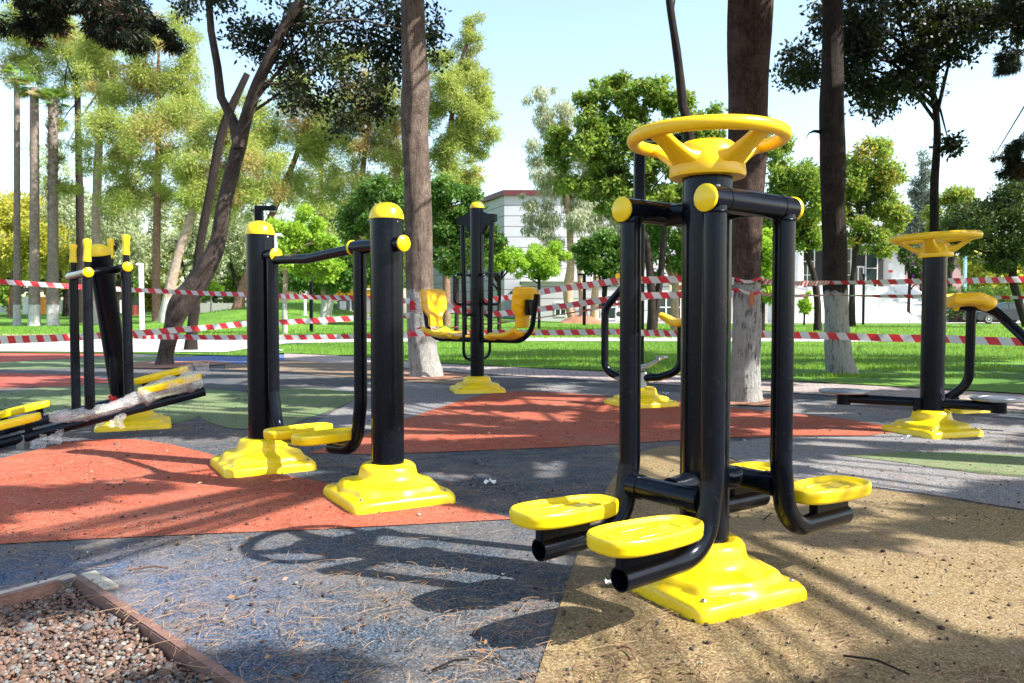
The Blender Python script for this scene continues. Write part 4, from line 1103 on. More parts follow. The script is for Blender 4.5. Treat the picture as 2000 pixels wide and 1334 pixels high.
# crooked tree E with fork, broad dark leaves crown
BE = Gd(325, 713); ZE = BE.y
def L_(l, Z): return [W(x, y, Z + dz) for x, y, dz in l]
crE = [(560, 55, 60, 45), (640, 40, 70, 50), (735, 45, 60, 55), (620, 135, 70, 45), (705, 150, 65, 45), (545, 135, 45, 40), (770, 120, 60, 50), (645, 205, 55, 35), (715, 225, 35, 28), (500, 80, 40, 35), (815, 50, 50, 60), (835, 90, 25, 35), (480, 70, 25, 25), (560, 185, 45, 25), (665, 245, 25, 20), (780, 20, 60, 40), (600, -20, 90, 40), (740, -30, 90, 40), (370, 5, 40, 14), (430, 2, 25, 10), (600, 95, 60, 50), (680, 95, 60, 50), (750, 90, 50, 50), (650, -60, 130, 50)]
ZL = 12.4
crowE = []
for (x, y, rx, ry) in crE:
    c = W(x, y, ZL + random.uniform(-.5, .7)); k = ZL / F; crowE.append((c.x, c.y, c.z, rx * k, .45, ry * k))
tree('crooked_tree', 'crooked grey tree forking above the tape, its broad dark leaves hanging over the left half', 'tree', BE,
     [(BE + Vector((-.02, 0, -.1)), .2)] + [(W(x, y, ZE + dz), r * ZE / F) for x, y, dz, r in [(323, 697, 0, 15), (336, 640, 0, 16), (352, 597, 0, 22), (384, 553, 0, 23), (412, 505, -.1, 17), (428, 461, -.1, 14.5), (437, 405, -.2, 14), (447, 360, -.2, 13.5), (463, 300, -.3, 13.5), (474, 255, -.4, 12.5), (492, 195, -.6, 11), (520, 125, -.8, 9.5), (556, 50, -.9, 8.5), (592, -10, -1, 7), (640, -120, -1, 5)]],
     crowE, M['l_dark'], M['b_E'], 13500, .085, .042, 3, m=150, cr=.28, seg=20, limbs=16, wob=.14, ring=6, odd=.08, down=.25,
     extra=[(L_([(466, 290, -.4), (455, 235, -.4), (432, 190, -.4), (425, 130, -.5), (412, 60, -.6), (407, -10, -.6), (400, -80, -.6)], ZE), [.09, .075, .065, .06, .055, .05, .03])])
B2 = Gd(372, 686)
tree('leaning_tree', 'dark slim trunk leaning right just behind the crooked tree', 'tree', B2,
     [(B2 + Vector((0, 0, -.1)), .16)] + [(W(x, y, B2.y), r * B2.y / F) for x, y, r in [(376, 640, 10), (380, 600, 10), (387, 505, 8), (400, 430, 8.5), (411, 375, 8.5), (427, 285, 8), (442, 234, 8.5), (466, 180, 7), (483, 144, 6)]],
     [], M['l_dark'], M['b_dark'], 0, .1, .05, 5, seg=14)
# thin dark trunk F behind the wheel
BF = Gd(1392, 690)
tree('slim_tree', 'slim dark leaning trunk rising behind the big yellow wheel', 'tree', BF,
     [(p, r) for p, r in zip([BF + Vector((0, 0, -.1))] + L_([(1385, 560, 0), (1362, 380, 0), (1342, 240, 0), (1333, 200, 0), (1325, 120, 0), (1310, 20, 0), (1303, -60, 0), (1296, -260, 0)], BF.y), [.14, .13, .115, .1, .095, .085, .078, .07, .03])],
     [(W(1296, -330, BF.y).x, BF.y + 1, W(1296, -300, BF.y).z, 1.8, 1.8, .8)], M['l_mid'], M['b_dark'], 1800, .12, .05, 6, m=24, seg=14, limbs=6)
# silhouette tree D
ZD = 14.0; BD = Gd(1826, 703)
crD = [(1590, 75, 55, 45), (1570, 120, 40, 50), (1610, 150, 50, 40), (1640, 60, 70, 60), (1700, 40, 80, 55), (1700, 120, 70, 55), (1760, 60, 70, 60), (1740, 170, 50, 35), (1790, 110, 60, 40), (1850, 60, 80, 50), (1880, 100, 50, 30), (1920, 70, 40, 45), (1850, 10, 110, 35), (1700, -10, 130, 35), (1720, 200, 30, 18), (1650, 175, 45, 25), (1780, 165, 40, 25), (1560, 155, 25, 25), (1900, 20, 60, 40), (1950, 40, 30, 40)]
crowD = [(W(x, y, ZD + random.uniform(-.8, .8)).x, ZD + random.uniform(-.8, .8), W(x, y, ZD).z, rx * ZD / F, .6, ry * ZD / F) for x, y, rx, ry in crD]
crowD.append((W(1852, 283, ZD).x, ZD, W(1852, 283, ZD).z, .13, .1, .07))
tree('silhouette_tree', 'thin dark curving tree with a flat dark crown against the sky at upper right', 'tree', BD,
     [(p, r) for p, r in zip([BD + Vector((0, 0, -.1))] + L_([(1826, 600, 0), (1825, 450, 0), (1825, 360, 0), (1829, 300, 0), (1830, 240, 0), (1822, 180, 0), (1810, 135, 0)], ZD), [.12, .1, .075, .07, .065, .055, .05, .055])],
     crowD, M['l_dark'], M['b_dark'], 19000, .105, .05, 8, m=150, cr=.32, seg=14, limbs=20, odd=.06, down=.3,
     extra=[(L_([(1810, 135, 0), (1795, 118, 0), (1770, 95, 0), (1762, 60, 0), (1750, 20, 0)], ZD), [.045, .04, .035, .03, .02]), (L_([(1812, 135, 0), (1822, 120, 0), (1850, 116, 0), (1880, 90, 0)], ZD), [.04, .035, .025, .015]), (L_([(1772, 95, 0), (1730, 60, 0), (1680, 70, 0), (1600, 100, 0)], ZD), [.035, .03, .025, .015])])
# cedar boughs from off-frame cedars (top left, right edge)
def cedar(label, base, trunk, boughs, Z, n, seed, L=.1, kw={}):
    cr = []
    for (x, y, rx, ry) in boughs:
        c = W(x, y, Z); cr.append((c.x, Z + random.uniform(-.3, .3), c.z, rx * .62 * Z / F, .3, ry * .62 * Z / F))
    tree('cedar', label, 'tree', base, trunk, cr, M['l_cedar'], M['b_dark'], n, L, .012, seed, m=int(8 + 9 * len(cr)), cr=.085, limbs=len(cr) * 2, down=.9, odd=.08, clump_odd=.05, **kw)
bc = Vector((-6.2, 7.2, 0))
cedar('dark cedar boughs drooping into the upper left corner', bc, [(bc, .2), (bc + Vector((.1, 0, 2.5)), .17), (bc + Vector((.5, .1, 4.3)), .14), (bc + Vector((.9, .1, 5.6)), .08)],
      [(20, 30, 25, 40), (60, 10, 60, 20), (110, 22, 50, 14), (150, 10, 60, 20), (200, 20, 50, 35), (225, 50, 40, 40), (250, 60, 40, 45), (275, 85, 30, 35), (240, 80, 28, 30), (290, 40, 25, 28), (10, 60, 20, 20), (190, -20, 130, 30), (60, -30, 100, 30), (305, 55, 14, 16), (180, 50, 18, 22), (80, 25, 30, 18), (215, 30, 45, 45), (225, 65, 35, 50)], 7.2, 30000, 11, .06)
bc = Vector((9.2, 11.8, 0.02))
cedar('dark conifer boughs at the right edge under the upper right corner', bc, [(bc, .25), (bc + Vector((0, 0, 3)), .2), (bc + Vector((-.1, .1, 5)), .15), (bc + Vector((-.2, 0, 7)), .05)],
      [(1990, 100, 25, 30), (1975, 130, 20, 18), (2000, 60, 40, 50), (1985, 300, 30, 14), (1990, 330, 25, 18), (2010, 310, 30, 30), (1965, 290, 12, 8), (1950, 15, 40, 25), (1985, 20, 40, 50), (2060, 200, 60, 120)], 12, 20000, 12, .1)

# ------------------------------------------------------------------ background trees
def gtr(px, Z):
    x = W(px, 609, Z).x; return Vector((x, Z, gh(x, Z)))
def bgtree(name, label, px, Z, tr, crowns, leaf, bk, n, L, Wd, seed, group=None, depth=1.0, **kw):
    """tr: [(px,py,radius_px)], crowns: [(px,py,rx_px,ry_px)]"""
    b = gtr(px, Z); k = Z / F
    T = [(b + Vector((0, 0, -.2)), tr[0][2] * k * 1.25)] + [(W(x, y, Z), r * k) for x, y, r in tr]
    cr = []
    rg = random.Random(seed)
    for x, y, rx, ry in crowns:
        c = W(x, y, Z); cr.append((c.x, Z + rg.uniform(-.3, .3) * rx * k, c.z, rx * k, (rx + ry) * .5 * k * depth, ry * k))
    kw.setdefault('fine', 1.6 if name in ('broad_tree', 'eucalyptus', 'dark_tree', 'lime_shrub_tree', 'round_tree', 'pine_tree') else 1.0)
    return tree(name, label, 'tree', b, T, cr, leaf, bk, n, L, Wd, seed, group, **kw)
PG = 'pines of the left background'; PLM = 'tall palms on the left lawn'
def palm(label, px, Z, ytop, rpx, crown_r, seed, shag=None, frond_n=15, lean=0):
    b = gtr(px, Z); k = Z / F
    t = thing('palm_tree', label, 'tree', b, group=PLM)
    top = W(px + lean, ytop, Z); g = G().tube([b + Vector((0, 0, -.1)), b + Vector((0, 0, .3)), b.lerp(top, .3), b.lerp(top, .7), top], [rpx * k * 1.5, rpx * k * 1.2, rpx * k, rpx * k * .92, rpx * k * .85], 16, wob=.06)
    if shag:
        rg = np.random.default_rng(seed)
        for _ in range(170):
            y = rg.uniform(*shag); a = rg.uniform(0, 6.28); c = W(px + lean, y, Z); r0 = rpx * k * .85
            dr = Vector((math.cos(a), math.sin(a), 0)); p = c + dr * r0
            g.add([p + Vector((-dr.y, dr.x, 0)) * .1, p - Vector((-dr.y, dr.x, 0)) * .1, p + dr * .22 + Vector((0, 0, .28))], [(0, 1, 2)])
    mk('trunk', g, M['b_palm'], t, off=b)
    rg = np.random.default_rng(seed + 50); V, Fc, ti = [], [], []
    R = crown_r * k
    for i in range(frond_n):
        a = rg.uniform(0, 6.28); el = rg.uniform(-.7, 1.1); d = np.array([math.cos(a) * math.cos(el), math.sin(a) * math.cos(el), math.sin(el)])
        c = np.array(top) + d * R * .35
        for j in range(22):
            s = (j / 21 - .5) * 2.3; e = np.cross(d, [0, 0, 1]); e /= np.linalg.norm(e) + 1e-6
            q = d * math.cos(s) + e * math.sin(s); q = q * R * .75; q[2] -= R * .18
            w_ = np.cross(q, d); w_ = w_ / (np.linalg.norm(w_) + 1e-6) * R * .025
            if abs(s) < .1: w_ = e * R * .025
            n0 = len(V); V += [c - w_, c + q * .5 - e * R * .03, c + q, c + q * .5 + e * R * .03]; Fc.append((n0, n0 + 1, n0 + 2, n0 + 3)); tt = (rg.random(), el * .4 + .3, .8 * (el < -.4)); ti += [tt] * 4
        n0 = len(V); e = np.cross(d, [0, 0, 1]); e /= np.linalg.norm(e); V += [np.array(top) - e * .02, np.array(top) + e * .02, c + e * .02, c - e * .02]; Fc.append((n0, n0 + 1, n0 + 2, n0 + 3)); ti += [(.5, .5, .3)] * 4
    mesh_np('crown', np.array(V) - np.array(b)[None], Fc, M['l_palm'], t, tint=np.array(ti))
palm('slimmest palm nearest the left edge', 33, 46, 148, 6, 30, 1)
palm('grey palm second from the left', 67, 45, 172, 9, 32, 2)
palm('shaggy barked palm third from the left', 103, 45, 196, 9.5, 34, 3, shag=(205, 420))
PI, PJ = M['l_pine'], M['l_pine2']
kw = dict(odd=.05, clump_odd=.08, down=.15, out=.9, power=.85)
bgtree('pine_tree', 'dark trunked pine between the palms and the tilted machine', 157, 50, [(157, 560, 7), (156, 400, 7), (153, 280, 6), (150, 150, 5), (140, 60, 3)], [(140, 80, 75, 50), (90, 120, 55, 50), (180, 130, 55, 45), (150, 40, 70, 35), (60, 70, 50, 40), (160, 180, 45, 20), (20, 70, 50, 50), (100, 170, 45, 28), (50, 140, 50, 35), (90, 30, 70, 35), (110, 230, 35, 30)], PI, M['b_dark'], 30000, .28, .05, 21, PG, m=70, **kw)
bgtree('pine_tree', 'pale trunked pine just right of the dark trunked one', 186, 46, [(187, 560, 9), (188, 430, 8), (192, 300, 7.5), (197, 210, 6), (205, 120, 4)], [(215, 110, 60, 50), (240, 60, 55, 45), (190, 160, 45, 35), (170, 100, 40, 40), (230, 170, 50, 40), (200, 40, 60, 40), (130, 290, 35, 40), (150, 360, 35, 40)], PI, M['b_pale'], 16000, .28, .05, 22, PG, m=50, **kw)
bgtree('pine_tree', 'big bushy pine with orange trunk left of the crooked tree', 306, 44, [(305, 560, 7.5), (306, 450, 7), (308, 350, 6), (310, 200, 4), (310, 80, 2)], [(310, 120, 80, 60), (270, 190, 85, 60), (340, 200, 60, 55), (300, 270, 100, 55), (250, 320, 60, 40), (350, 310, 55, 50), (320, 60, 60, 40), (230, 250, 45, 40), (370, 150, 30, 40), (290, 370, 60, 30), (370, 230, 35, 40), (210, 310, 45, 40), (350, 90, 40, 50), (240, 380, 60, 35), (340, 370, 60, 35)], PI, M['b_pine'], 44000, .28, .05, 23, PG, m=130, **kw)
bgtree('pine_tree', 'pine on a long pale trunk slanting right behind the crooked tree', 322, 42, [(325, 600, 11), (345, 510, 9), (372, 430, 8), (400, 350, 7), (430, 300, 5), (450, 240, 3)], [(430, 260, 50, 45), (480, 320, 60, 50), (400, 330, 50, 40), (450, 380, 70, 35), (380, 380, 50, 30)], PI, M['b_pale'], 22000, .28, .05, 24, PG, m=70, **kw)
bgtree('pine_tree', 'pine with a slanting trunk above the lime coloured shrubs', 462, 48, [(475, 560, 9), (505, 480, 7), (535, 410, 6), (560, 350, 6), (580, 300, 5), (600, 230, 3)], [(560, 240, 80, 55), (620, 210, 60, 60), (500, 260, 50, 50), (560, 310, 80, 45), (640, 300, 60, 55), (520, 370, 80, 40), (600, 380, 90, 35), (680, 240, 50, 60), (480, 310, 50, 45), (470, 220, 40, 40), (660, 370, 70, 45), (440, 400, 50, 40), (620, 260, 70, 60), (560, 180, 70, 40)], PI, M['b_pine'], 36000, .28, .05, 25, PG, m=110, **kw)
bgtree('pine_tree', 'pine with hanging brown twigs left of the thick trunk', 700, 46, [(700, 500, 7), (704, 400, 6), (712, 300, 5), (722, 240, 4), (735, 180, 2)], [(740, 230, 50, 50), (700, 280, 50, 40), (750, 300, 50, 45), (690, 340, 55, 40), (745, 180, 45, 40), (770, 260, 40, 60), (680, 200, 60, 50), (740, 370, 60, 40), (800, 330, 40, 60), (700, 120, 60, 40)], PJ, M['b_pine'], 24000, .28, .05, 26, PG, m=80, odd=.1, clump_odd=.3, down=.3, out=.8, power=.85)
bgtree('pine_tree', 'tall pointed pine right of the thick trunk', 872, 44, [(872, 500, 7), (874, 400, 6), (880, 250, 5), (900, 120, 3), (925, 50, 1.5)], [(925, 45, 18, 30), (905, 85, 35, 25), (880, 130, 50, 35), (930, 140, 25, 25), (890, 190, 70, 35), (945, 210, 30, 30), (880, 240, 65, 35), (930, 255, 45, 30), (890, 300, 55, 35), (880, 350, 50, 30), (925, 350, 30, 30)], PI, M['b_pine'], 36000, .28, .05, 27, PG, m=110, **kw)
bgtree('pine_tree', 'pine filling the sky behind the palms at the far left', 20, 62, [(25, 560, 5), (28, 440, 4)], [(30, 450, 60, 60), (90, 480, 60, 50), (10, 530, 50, 35), (130, 520, 50, 40), (40, 400, 40, 30)], M['l_yellow'], M['b_pine'], 9000, .5, .16, 28, None, m=60, odd=.1)
OG = 'grey green olive trees at the back'
for i, (px, lab, cs) in enumerate(((225, 'grey green olive left of the orange trunked pine', [(215, 420, 55, 50), (250, 480, 50, 45), (190, 480, 40, 50), (230, 520, 50, 30)]), (375, 'grey green olive behind the crooked tree', [(360, 440, 60, 50), (330, 500, 50, 40), (400, 500, 50, 40), (280, 450, 50, 50), (350, 540, 50, 20)]), (130, 'grey green olive behind the shaggy palm', [(140, 420, 40, 50), (120, 490, 40, 45), (160, 520, 40, 30)]), (470, 'grey green olive behind the far post', [(470, 470, 60, 45), (430, 430, 40, 40), (500, 510, 50, 30)]))):
    bgtree('olive_tree', lab, px, 58 + i * 3, [(px + 2, 580, 7), (px + 12, 520, 6), (px, 470, 4)], cs, M['l_olive'], M['b_dark'], 8500, .32, .09, 31 + i, OG, m=60, extra=[([W(px + 2, 590, 58 + i * 3), W(px - 18, 520, 58 + i * 3), W(px - 30, 470, 58 + i * 3)], [.2, .16, .08])])
bgtree('lime_shrub_tree', 'bright lime green tree between the two walker posts', 556, 30, [(556, 600, 5), (558, 540, 5), (560, 490, 4)], [(560, 460, 30, 40), (595, 440, 35, 30), (540, 500, 28, 30), (620, 480, 40, 35), (645, 510, 30, 30), (590, 500, 40, 30), (665, 470, 22, 20), (530, 450, 22, 20), (610, 530, 45, 18)], M['l_lime'], M['b_pale'], 13000, .17, .085, 41, None, m=90, updir=.3)
bgtree('broad_tree', 'deep green tree with two pale trunks behind the walker', 632, 40, [(634, 580, 7), (626, 540, 7), (615, 500, 5)], [(640, 560, 50, 16), (700, 520, 50, 35), (580, 545, 50, 20), (670, 540, 50, 25), (740, 530, 40, 45)], M['l_deep'], M['b_pale'], 9000, .26, .12, 42, None, m=60, extra=[([W(640, 618, 40), W(648, 570, 40), W(660, 530, 40)], [.2, .17, .1])])
bgtree('broad_tree', 'deep green dense tree left of the thick trunk', 745, 26, [(745, 580, 5), (746, 500, 5), (748, 440, 4)], [(750, 380, 40, 35), (720, 420, 45, 40), (770, 430, 45, 50), (700, 450, 30, 35), (740, 480, 50, 35), (785, 360, 25, 25)], M['l_deep'], M['b_dark'], 12000, .17, .085, 43, None, m=80)
bgtree('broad_tree', 'deep green dense tree right of the thick trunk', 890, 27, [(893, 590, 4), (892, 530, 4), (890, 480, 4)], [(880, 390, 45, 40), (910, 430, 45, 45), (870, 450, 45, 45), (930, 490, 45, 30), (880, 510, 50, 28), (855, 370, 30, 28), (965, 470, 20, 28)], M['l_deep'], M['b_dark'], 14000, .17, .085, 44, None, m=90)
bgtree('broad_tree', 'leafy green tree between the chest press and the round tree', 975, 34, [(975, 590, 3.5), (974, 550, 4)], [(975, 500, 26, 26), (950, 515, 25, 20), (1000, 510, 25, 20), (965, 475, 18, 20)], M['l_lime'], M['b_dark'], 5000, .18, .09, 45, None, m=36)
bgtree('round_tree', 'small bright round tree on a thin trunk before the white building', 1053, 38, [(1053, 600, 2.5), (1053, 560, 3), (1053, 540, 3)], [(1052, 512, 42, 26), (1030, 500, 28, 20), (1080, 500, 28, 22), (1052, 488, 26, 16), (1070, 530, 30, 16), (1035, 535, 26, 14)], M['l_lime'], M['b_dark'], 8000, .16, .08, 46, None, m=60)
bgtree('broad_tree', 'dark leaved tree right of the round tree', 1180, 40, [(1180, 590, 5), (1182, 550, 5)], [(1175, 500, 45, 38), (1210, 490, 30, 35), (1150, 520, 28, 25), (1195, 535, 40, 20), (1140, 485, 18, 18)], M['l_deep'], M['b_dark'], 9000, .22, .11, 47, None, m=60)
bgtree('eucalyptus', 'tall drooping grey green eucalyptus with peeling pale trunks', 1128, 56, [(1112, 600, 9), (1110, 560, 10), (1115, 500, 7), (1105, 350, 4), (1095, 220, 2)], [(1085, 220, 40, 40), (1060, 270, 35, 50), (1110, 280, 40, 50), (1075, 340, 40, 40), (1040, 400, 35, 30), (1100, 400, 55, 45), (1150, 400, 50, 50), (1160, 460, 50, 30), (1070, 440, 40, 30), (1100, 480, 50, 25), (1190, 420, 40, 40), (1230, 400, 50, 50), (1120, 340, 60, 60), (1030, 380, 28, 25), (1200, 480, 60, 40), (1060, 200, 30, 35), (1260, 470, 50, 50)], M['l_euc'], M['b_euc'], 34000, .42, .07, 48, None, m=120, down=1.6, out=.2, odd=.1, extra=[([W(1140, 628, 56), W(1138, 580, 56), W(1130, 520, 56)], [.3, .26, .15]), ([W(1160, 628, 56), W(1162, 580, 56), W(1165, 520, 56)], [.3, .26, .15])])
bgtree('broad_tree', 'large leafy tree spreading behind the big yellow wheel', 1272, 27, [(1274, 600, 9), (1270, 540, 8), (1262, 470, 6), (1240, 420, 5), (1235, 380, 4)], [(1200, 190, 45, 30), (1150, 220, 45, 35), (1240, 200, 50, 35), (1110, 270, 40, 40), (1180, 270, 60, 45), (1250, 260, 55, 45), (1130, 330, 50, 40), (1200, 340, 60, 40), (1270, 320, 55, 45), (1320, 230, 35, 35), (1350, 280, 40, 40), (1160, 390, 40, 20), (1390, 330, 35, 45), (1080, 300, 20, 25), (1340, 350, 45, 40), (1230, 400, 60, 35), (1300, 400, 60, 40), (1280, 180, 50, 30), (1390, 240, 30, 40), (1180, 160, 40, 20), (1380, 400, 50, 40), (1330, 190, 30, 25)], M['l_mid'], M['b_dark'], 30000, .2, .1, 49, None, m=170, odd=.08, down=.3, extra=[([W(1276, 640, 27), W(1290, 540, 27), W(1296, 460, 27), W(1310, 380, 27)], [.14, .11, .09, .05]), ([W(1268, 520, 27), W(1225, 440, 27), W(1200, 370, 27)], [.08, .06, .03])])
bgtree('broad_tree', 'dark dense tree seen through the front machine', 1320, 36, [(1318, 600, 8), (1320, 540, 6)], [(1320, 470, 50, 45), (1290, 510, 40, 35), (1350, 520, 50, 35), (1310, 430, 50, 40), (1380, 470, 50, 50), (1270, 460, 40, 40), (1400, 400, 50, 50)], M['l_deep'], M['b_euc'], 9000, .22, .11, 50, None, m=60)
bgtree('broad_tree', 'bright green bush tree right of the dark whitewashed trunk', 1490, 32, [(1490, 600, 4), (1492, 540, 4)], [(1495, 480, 28, 35), (1490, 530, 25, 30), (1500, 570, 22, 25), (1480, 450, 24, 20)], M['l_lime'], M['b_dark'], 6500, .18, .09, 51, None, m=44)
bgtree('broad_tree', 'dark green tree between the two dark trunks', 1597, 34, [(1597, 600, 7), (1590, 540, 5.5), (1578, 500, 5), (1575, 440, 4)], [(1520, 300, 30, 35), (1540, 350, 45, 45), (1510, 400, 40, 50), (1570, 400, 50, 50), (1530, 450, 45, 30), (1580, 460, 40, 28), (1590, 350, 30, 30), (1500, 250, 12, 20)], M['l_mid'], M['b_dark'], 15000, .22, .11, 52, None, m=100, odd=.06)
bgtree('broad_tree', 'yellowing autumn tree right of the dark straight trunk', 1665, 44, [(1664, 600, 6), (1666, 540, 5), (1675, 470, 5), (1690, 420, 4)], [(1700, 310, 50, 35), (1660, 350, 45, 40), (1735, 350, 40, 40), (1690, 400, 60, 35), (1740, 420, 45, 35), (1660, 440, 45, 30), (1700, 470, 45, 25), (1640, 400, 30, 40), (1735, 480, 25, 25)], M['l_autumn'], M['b_dark'], 14000, .27, .14, 53, None, m=110, odd=.16, clump_odd=.12)
bgtree('spruce', 'pointed grey green spruce in the gap between the trees', 1800, 72, [(1800, 600, 4), (1800, 400, 2), (1800, 310, .7)], [(1800, 302, 5, 10), (1800, 325, 12, 14), (1799, 350, 18, 16), (1801, 380, 26, 18), (1800, 410, 32, 18), (1798, 440, 36, 20), (1800, 475, 38, 22)], M['l_spruce'], M['b_dark'], 9000, .6, .08, 54, None, m=70, down=.5)
bgtree('broad_tree', 'yellow green tree behind the spruce', 1855, 62, [(1855, 600, 5), (1855, 480, 4)], [(1860, 390, 30, 25), (1840, 420, 35, 30), (1875, 430, 35, 30), (1850, 460, 40, 25)], M['l_autumn'], M['b_dark'], 6000, .34, .17, 55, None, m=50, odd=.2)
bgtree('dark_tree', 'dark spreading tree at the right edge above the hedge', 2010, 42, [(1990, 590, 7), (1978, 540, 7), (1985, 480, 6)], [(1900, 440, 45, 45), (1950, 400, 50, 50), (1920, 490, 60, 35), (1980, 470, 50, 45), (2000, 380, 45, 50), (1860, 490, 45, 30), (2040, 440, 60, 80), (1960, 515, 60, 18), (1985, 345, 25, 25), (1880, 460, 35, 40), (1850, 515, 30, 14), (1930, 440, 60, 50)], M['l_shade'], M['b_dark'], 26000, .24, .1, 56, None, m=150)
bgtree('bougainvillea', 'dark shrub with purple flowers beside the entrance column', 1775, 60, [(1775, 590, 3), (1778, 540, 3)], [(1780, 510, 22, 22), (1765, 490, 18, 14), (1795, 530, 18, 24), (1775, 480, 20, 10)], leafmat('purple_flowering_leaves', (.02, .06, .015), (.05, .12, .03), (.35, .08, .5), .25), M['b_dark'], 4500, .3, .15, 57, None, m=30, odd=.1, clump_odd=.15)
bgtree('young_tree', 'potted looking young shrub by the curved white wall', 1571, 50, [(1571, 620, 2), (1571, 600, 2)], [(1572, 590, 13, 16), (1570, 605, 9, 12), (1574, 578, 9, 9)], M['l_lime'], M['b_dark'], 2500, .16, .08, 58, None, m=20)
bgtree('young_tree', 'small sapling by the grey wall behind the crooked tree', 412, 52, [(412, 600, 1.5), (412, 575, 1.5)], [(412, 560, 18, 14), (400, 572, 12, 8), (425, 570, 12, 8)], M['l_lime'], M['b_pale'], 1800, .2, .1, 59, None, m=20)
# far belt of trees that closes the horizon
rg = random.Random(9)
for i, (px, top) in enumerate(((-160, 380), (-60, 350), (60, 430), (200, 440), (300, 470), (420, 400), (520, 440), (640, 400), (760, 420), (860, 450), (1400, 430), (1500, 470), (1960, 470), (2080, 380), (2180, 330))):
    Z = 92 + rg.uniform(-6, 10); hh = (600 - top)
    lf = [M['l_yellow'], M['l_olive'], M['l_mid'], M['l_deep']][i % 4]
    bgtree('far_tree', ['far yellow green tree', 'far grey green tree', 'far mid green tree', 'far deep green tree'][i % 4] + ' behind the others, ' + ['beyond the left edge', 'at the left edge', 'behind the first palms', 'behind the pale trunked pine', 'behind the big bushy pine', 'behind the slanting pale trunk', 'behind the far walker post', 'behind the yellow kiosk', 'left of the thick trunk', 'right of the thick trunk', 'seen through the front machine', 'right of the whitewashed dark trunk', 'behind the hedge', 'beyond the right edge', 'far beyond the right edge'][i],
           px, Z, [(px, 590, 5), (px, 540, 4)], [(px + rg.uniform(-25, 25), 600 - hh * f, 50, hh * .28) for f in (.25, .45, .62, .8)] + [(px - 40, 600 - hh * .4, 35, hh * .25), (px + 40, 600 - hh * .45, 35, hh * .25)], lf, M['b_dark'], 5000, .75, .35, 80 + i, 'far trees closing the horizon', m=44, limbs=3)

for i, (px, top, lab) in enumerate(((245, 250, 'tall soft green pine in the gap right of the pale trunked pine'), (385, 300, 'tall soft green pine seen behind the fork of the crooked tree'), (500, 240, 'tall soft green pine above the far walker post'), (625, 230, 'tall soft green pine above the lime green tree'), (770, 230, 'tall soft green pine touching the left side of the thick trunk'), (95, 300, 'tall soft green pine between the two thickest palms'))):
    hh = 560 - top
    bgtree('pine_tree', lab, px, 66 + 2 * i, [(px, 560, 5), (px, 450, 4), (px + 5, top + 30, 2)], [(px + rg.uniform(-18, 18), 560 - hh * f, 62 - 34 * f, hh * .17) for f in (.2, .35, .5, .65, .8, .95)] + [(px - 35, 560 - hh * .45, 35, hh * .14), (px + 38, 560 - hh * .55, 35, hh * .14)], M['l_pine'] if i % 2 else M['l_pine2'], M['b_pine'], 9000, .42, .08, 120 + i, PG, m=60, odd=.05, clump_odd=.08, down=.15, out=.9)
# ------------------------------------------------------------------ grass
def ingrass():
    pass
n = 100000
y = 10 + 16 * RNG.random(n) ** 1.25; x = RNG.uniform(-.72, .72, n) * y
yb = np.interp(x, [p.x for p in E2], [p.y for p in E2])
ok = (y > yb + .02); x, y = x[ok], y[ok]
# keep the walkway free
pyw = 609 + H * F / y; pxw = 1000 + x / y * F
lo = np.interp(pxw, [440, 500, 560, 700, 1000, 3000], [692, 682, 674, 670.5, 668.6, 671.5]); lo = np.where(pxw < 440, 692, lo)
ok = ~((pyw > 660.4) & (pyw < lo)) & (pyw > 612); x, y = x[ok], y[ok]
bare = np.array([noise.noise(Vector((a * .8, b * .8, 2))) for a, b in zip(x, y)]) + .25 * RNG.random(len(x)); sh = (x > 3.2) & (y < 13.2); ok = ~(sh & (bare > .1)); x, y = x[ok], y[ok]
def blades(name, x, y, hmin, hmax, wd, label, z=None):
    n = len(x); z = np.array([gh(a, b) for a, b in zip(x, y)]) if z is None else z
    th = RNG.uniform(0, math.pi, n); hgt = RNG.uniform(hmin, hmax, n); ln = RNG.normal(0, .35, (n, 2)) * hgt[:, None]
    hx, hy = np.cos(th) * wd, np.sin(th) * wd
    V = np.stack([np.stack([x - hx, y - hy, z - .01], 1), np.stack([x + hx, y + hy, z - .01], 1), np.stack([x + ln[:, 0], y + ln[:, 1], z + hgt], 1)], 1)
    t = np.zeros((n, 3)); t[:, 0] = RNG.random(n); t[:, 1] = [(noise.noise(Vector((a * .5, b * .5, 0))) + 1) / 2 for a, b in zip(x, y)]; t[:, 2] = (RNG.random(n) < .06) * .8
    tag(mesh_np(name, V.reshape(-1, 3), np.arange(n * 3).reshape(n, 3), M['l_grass'], tint=np.repeat(t, 3, 0)), label, 'grass', kind='stuff')
blades('grass', x, y, .03, .075, .007, 'short bright grass blades on the near lawn')
n = 42000; y = 24 + 26 * RNG.random(n) ** 1.2; x = RNG.uniform(-.72, .72, n) * y
blades('grass', x, y, .05, .12, .018, 'bright grass blades on the far lawn')

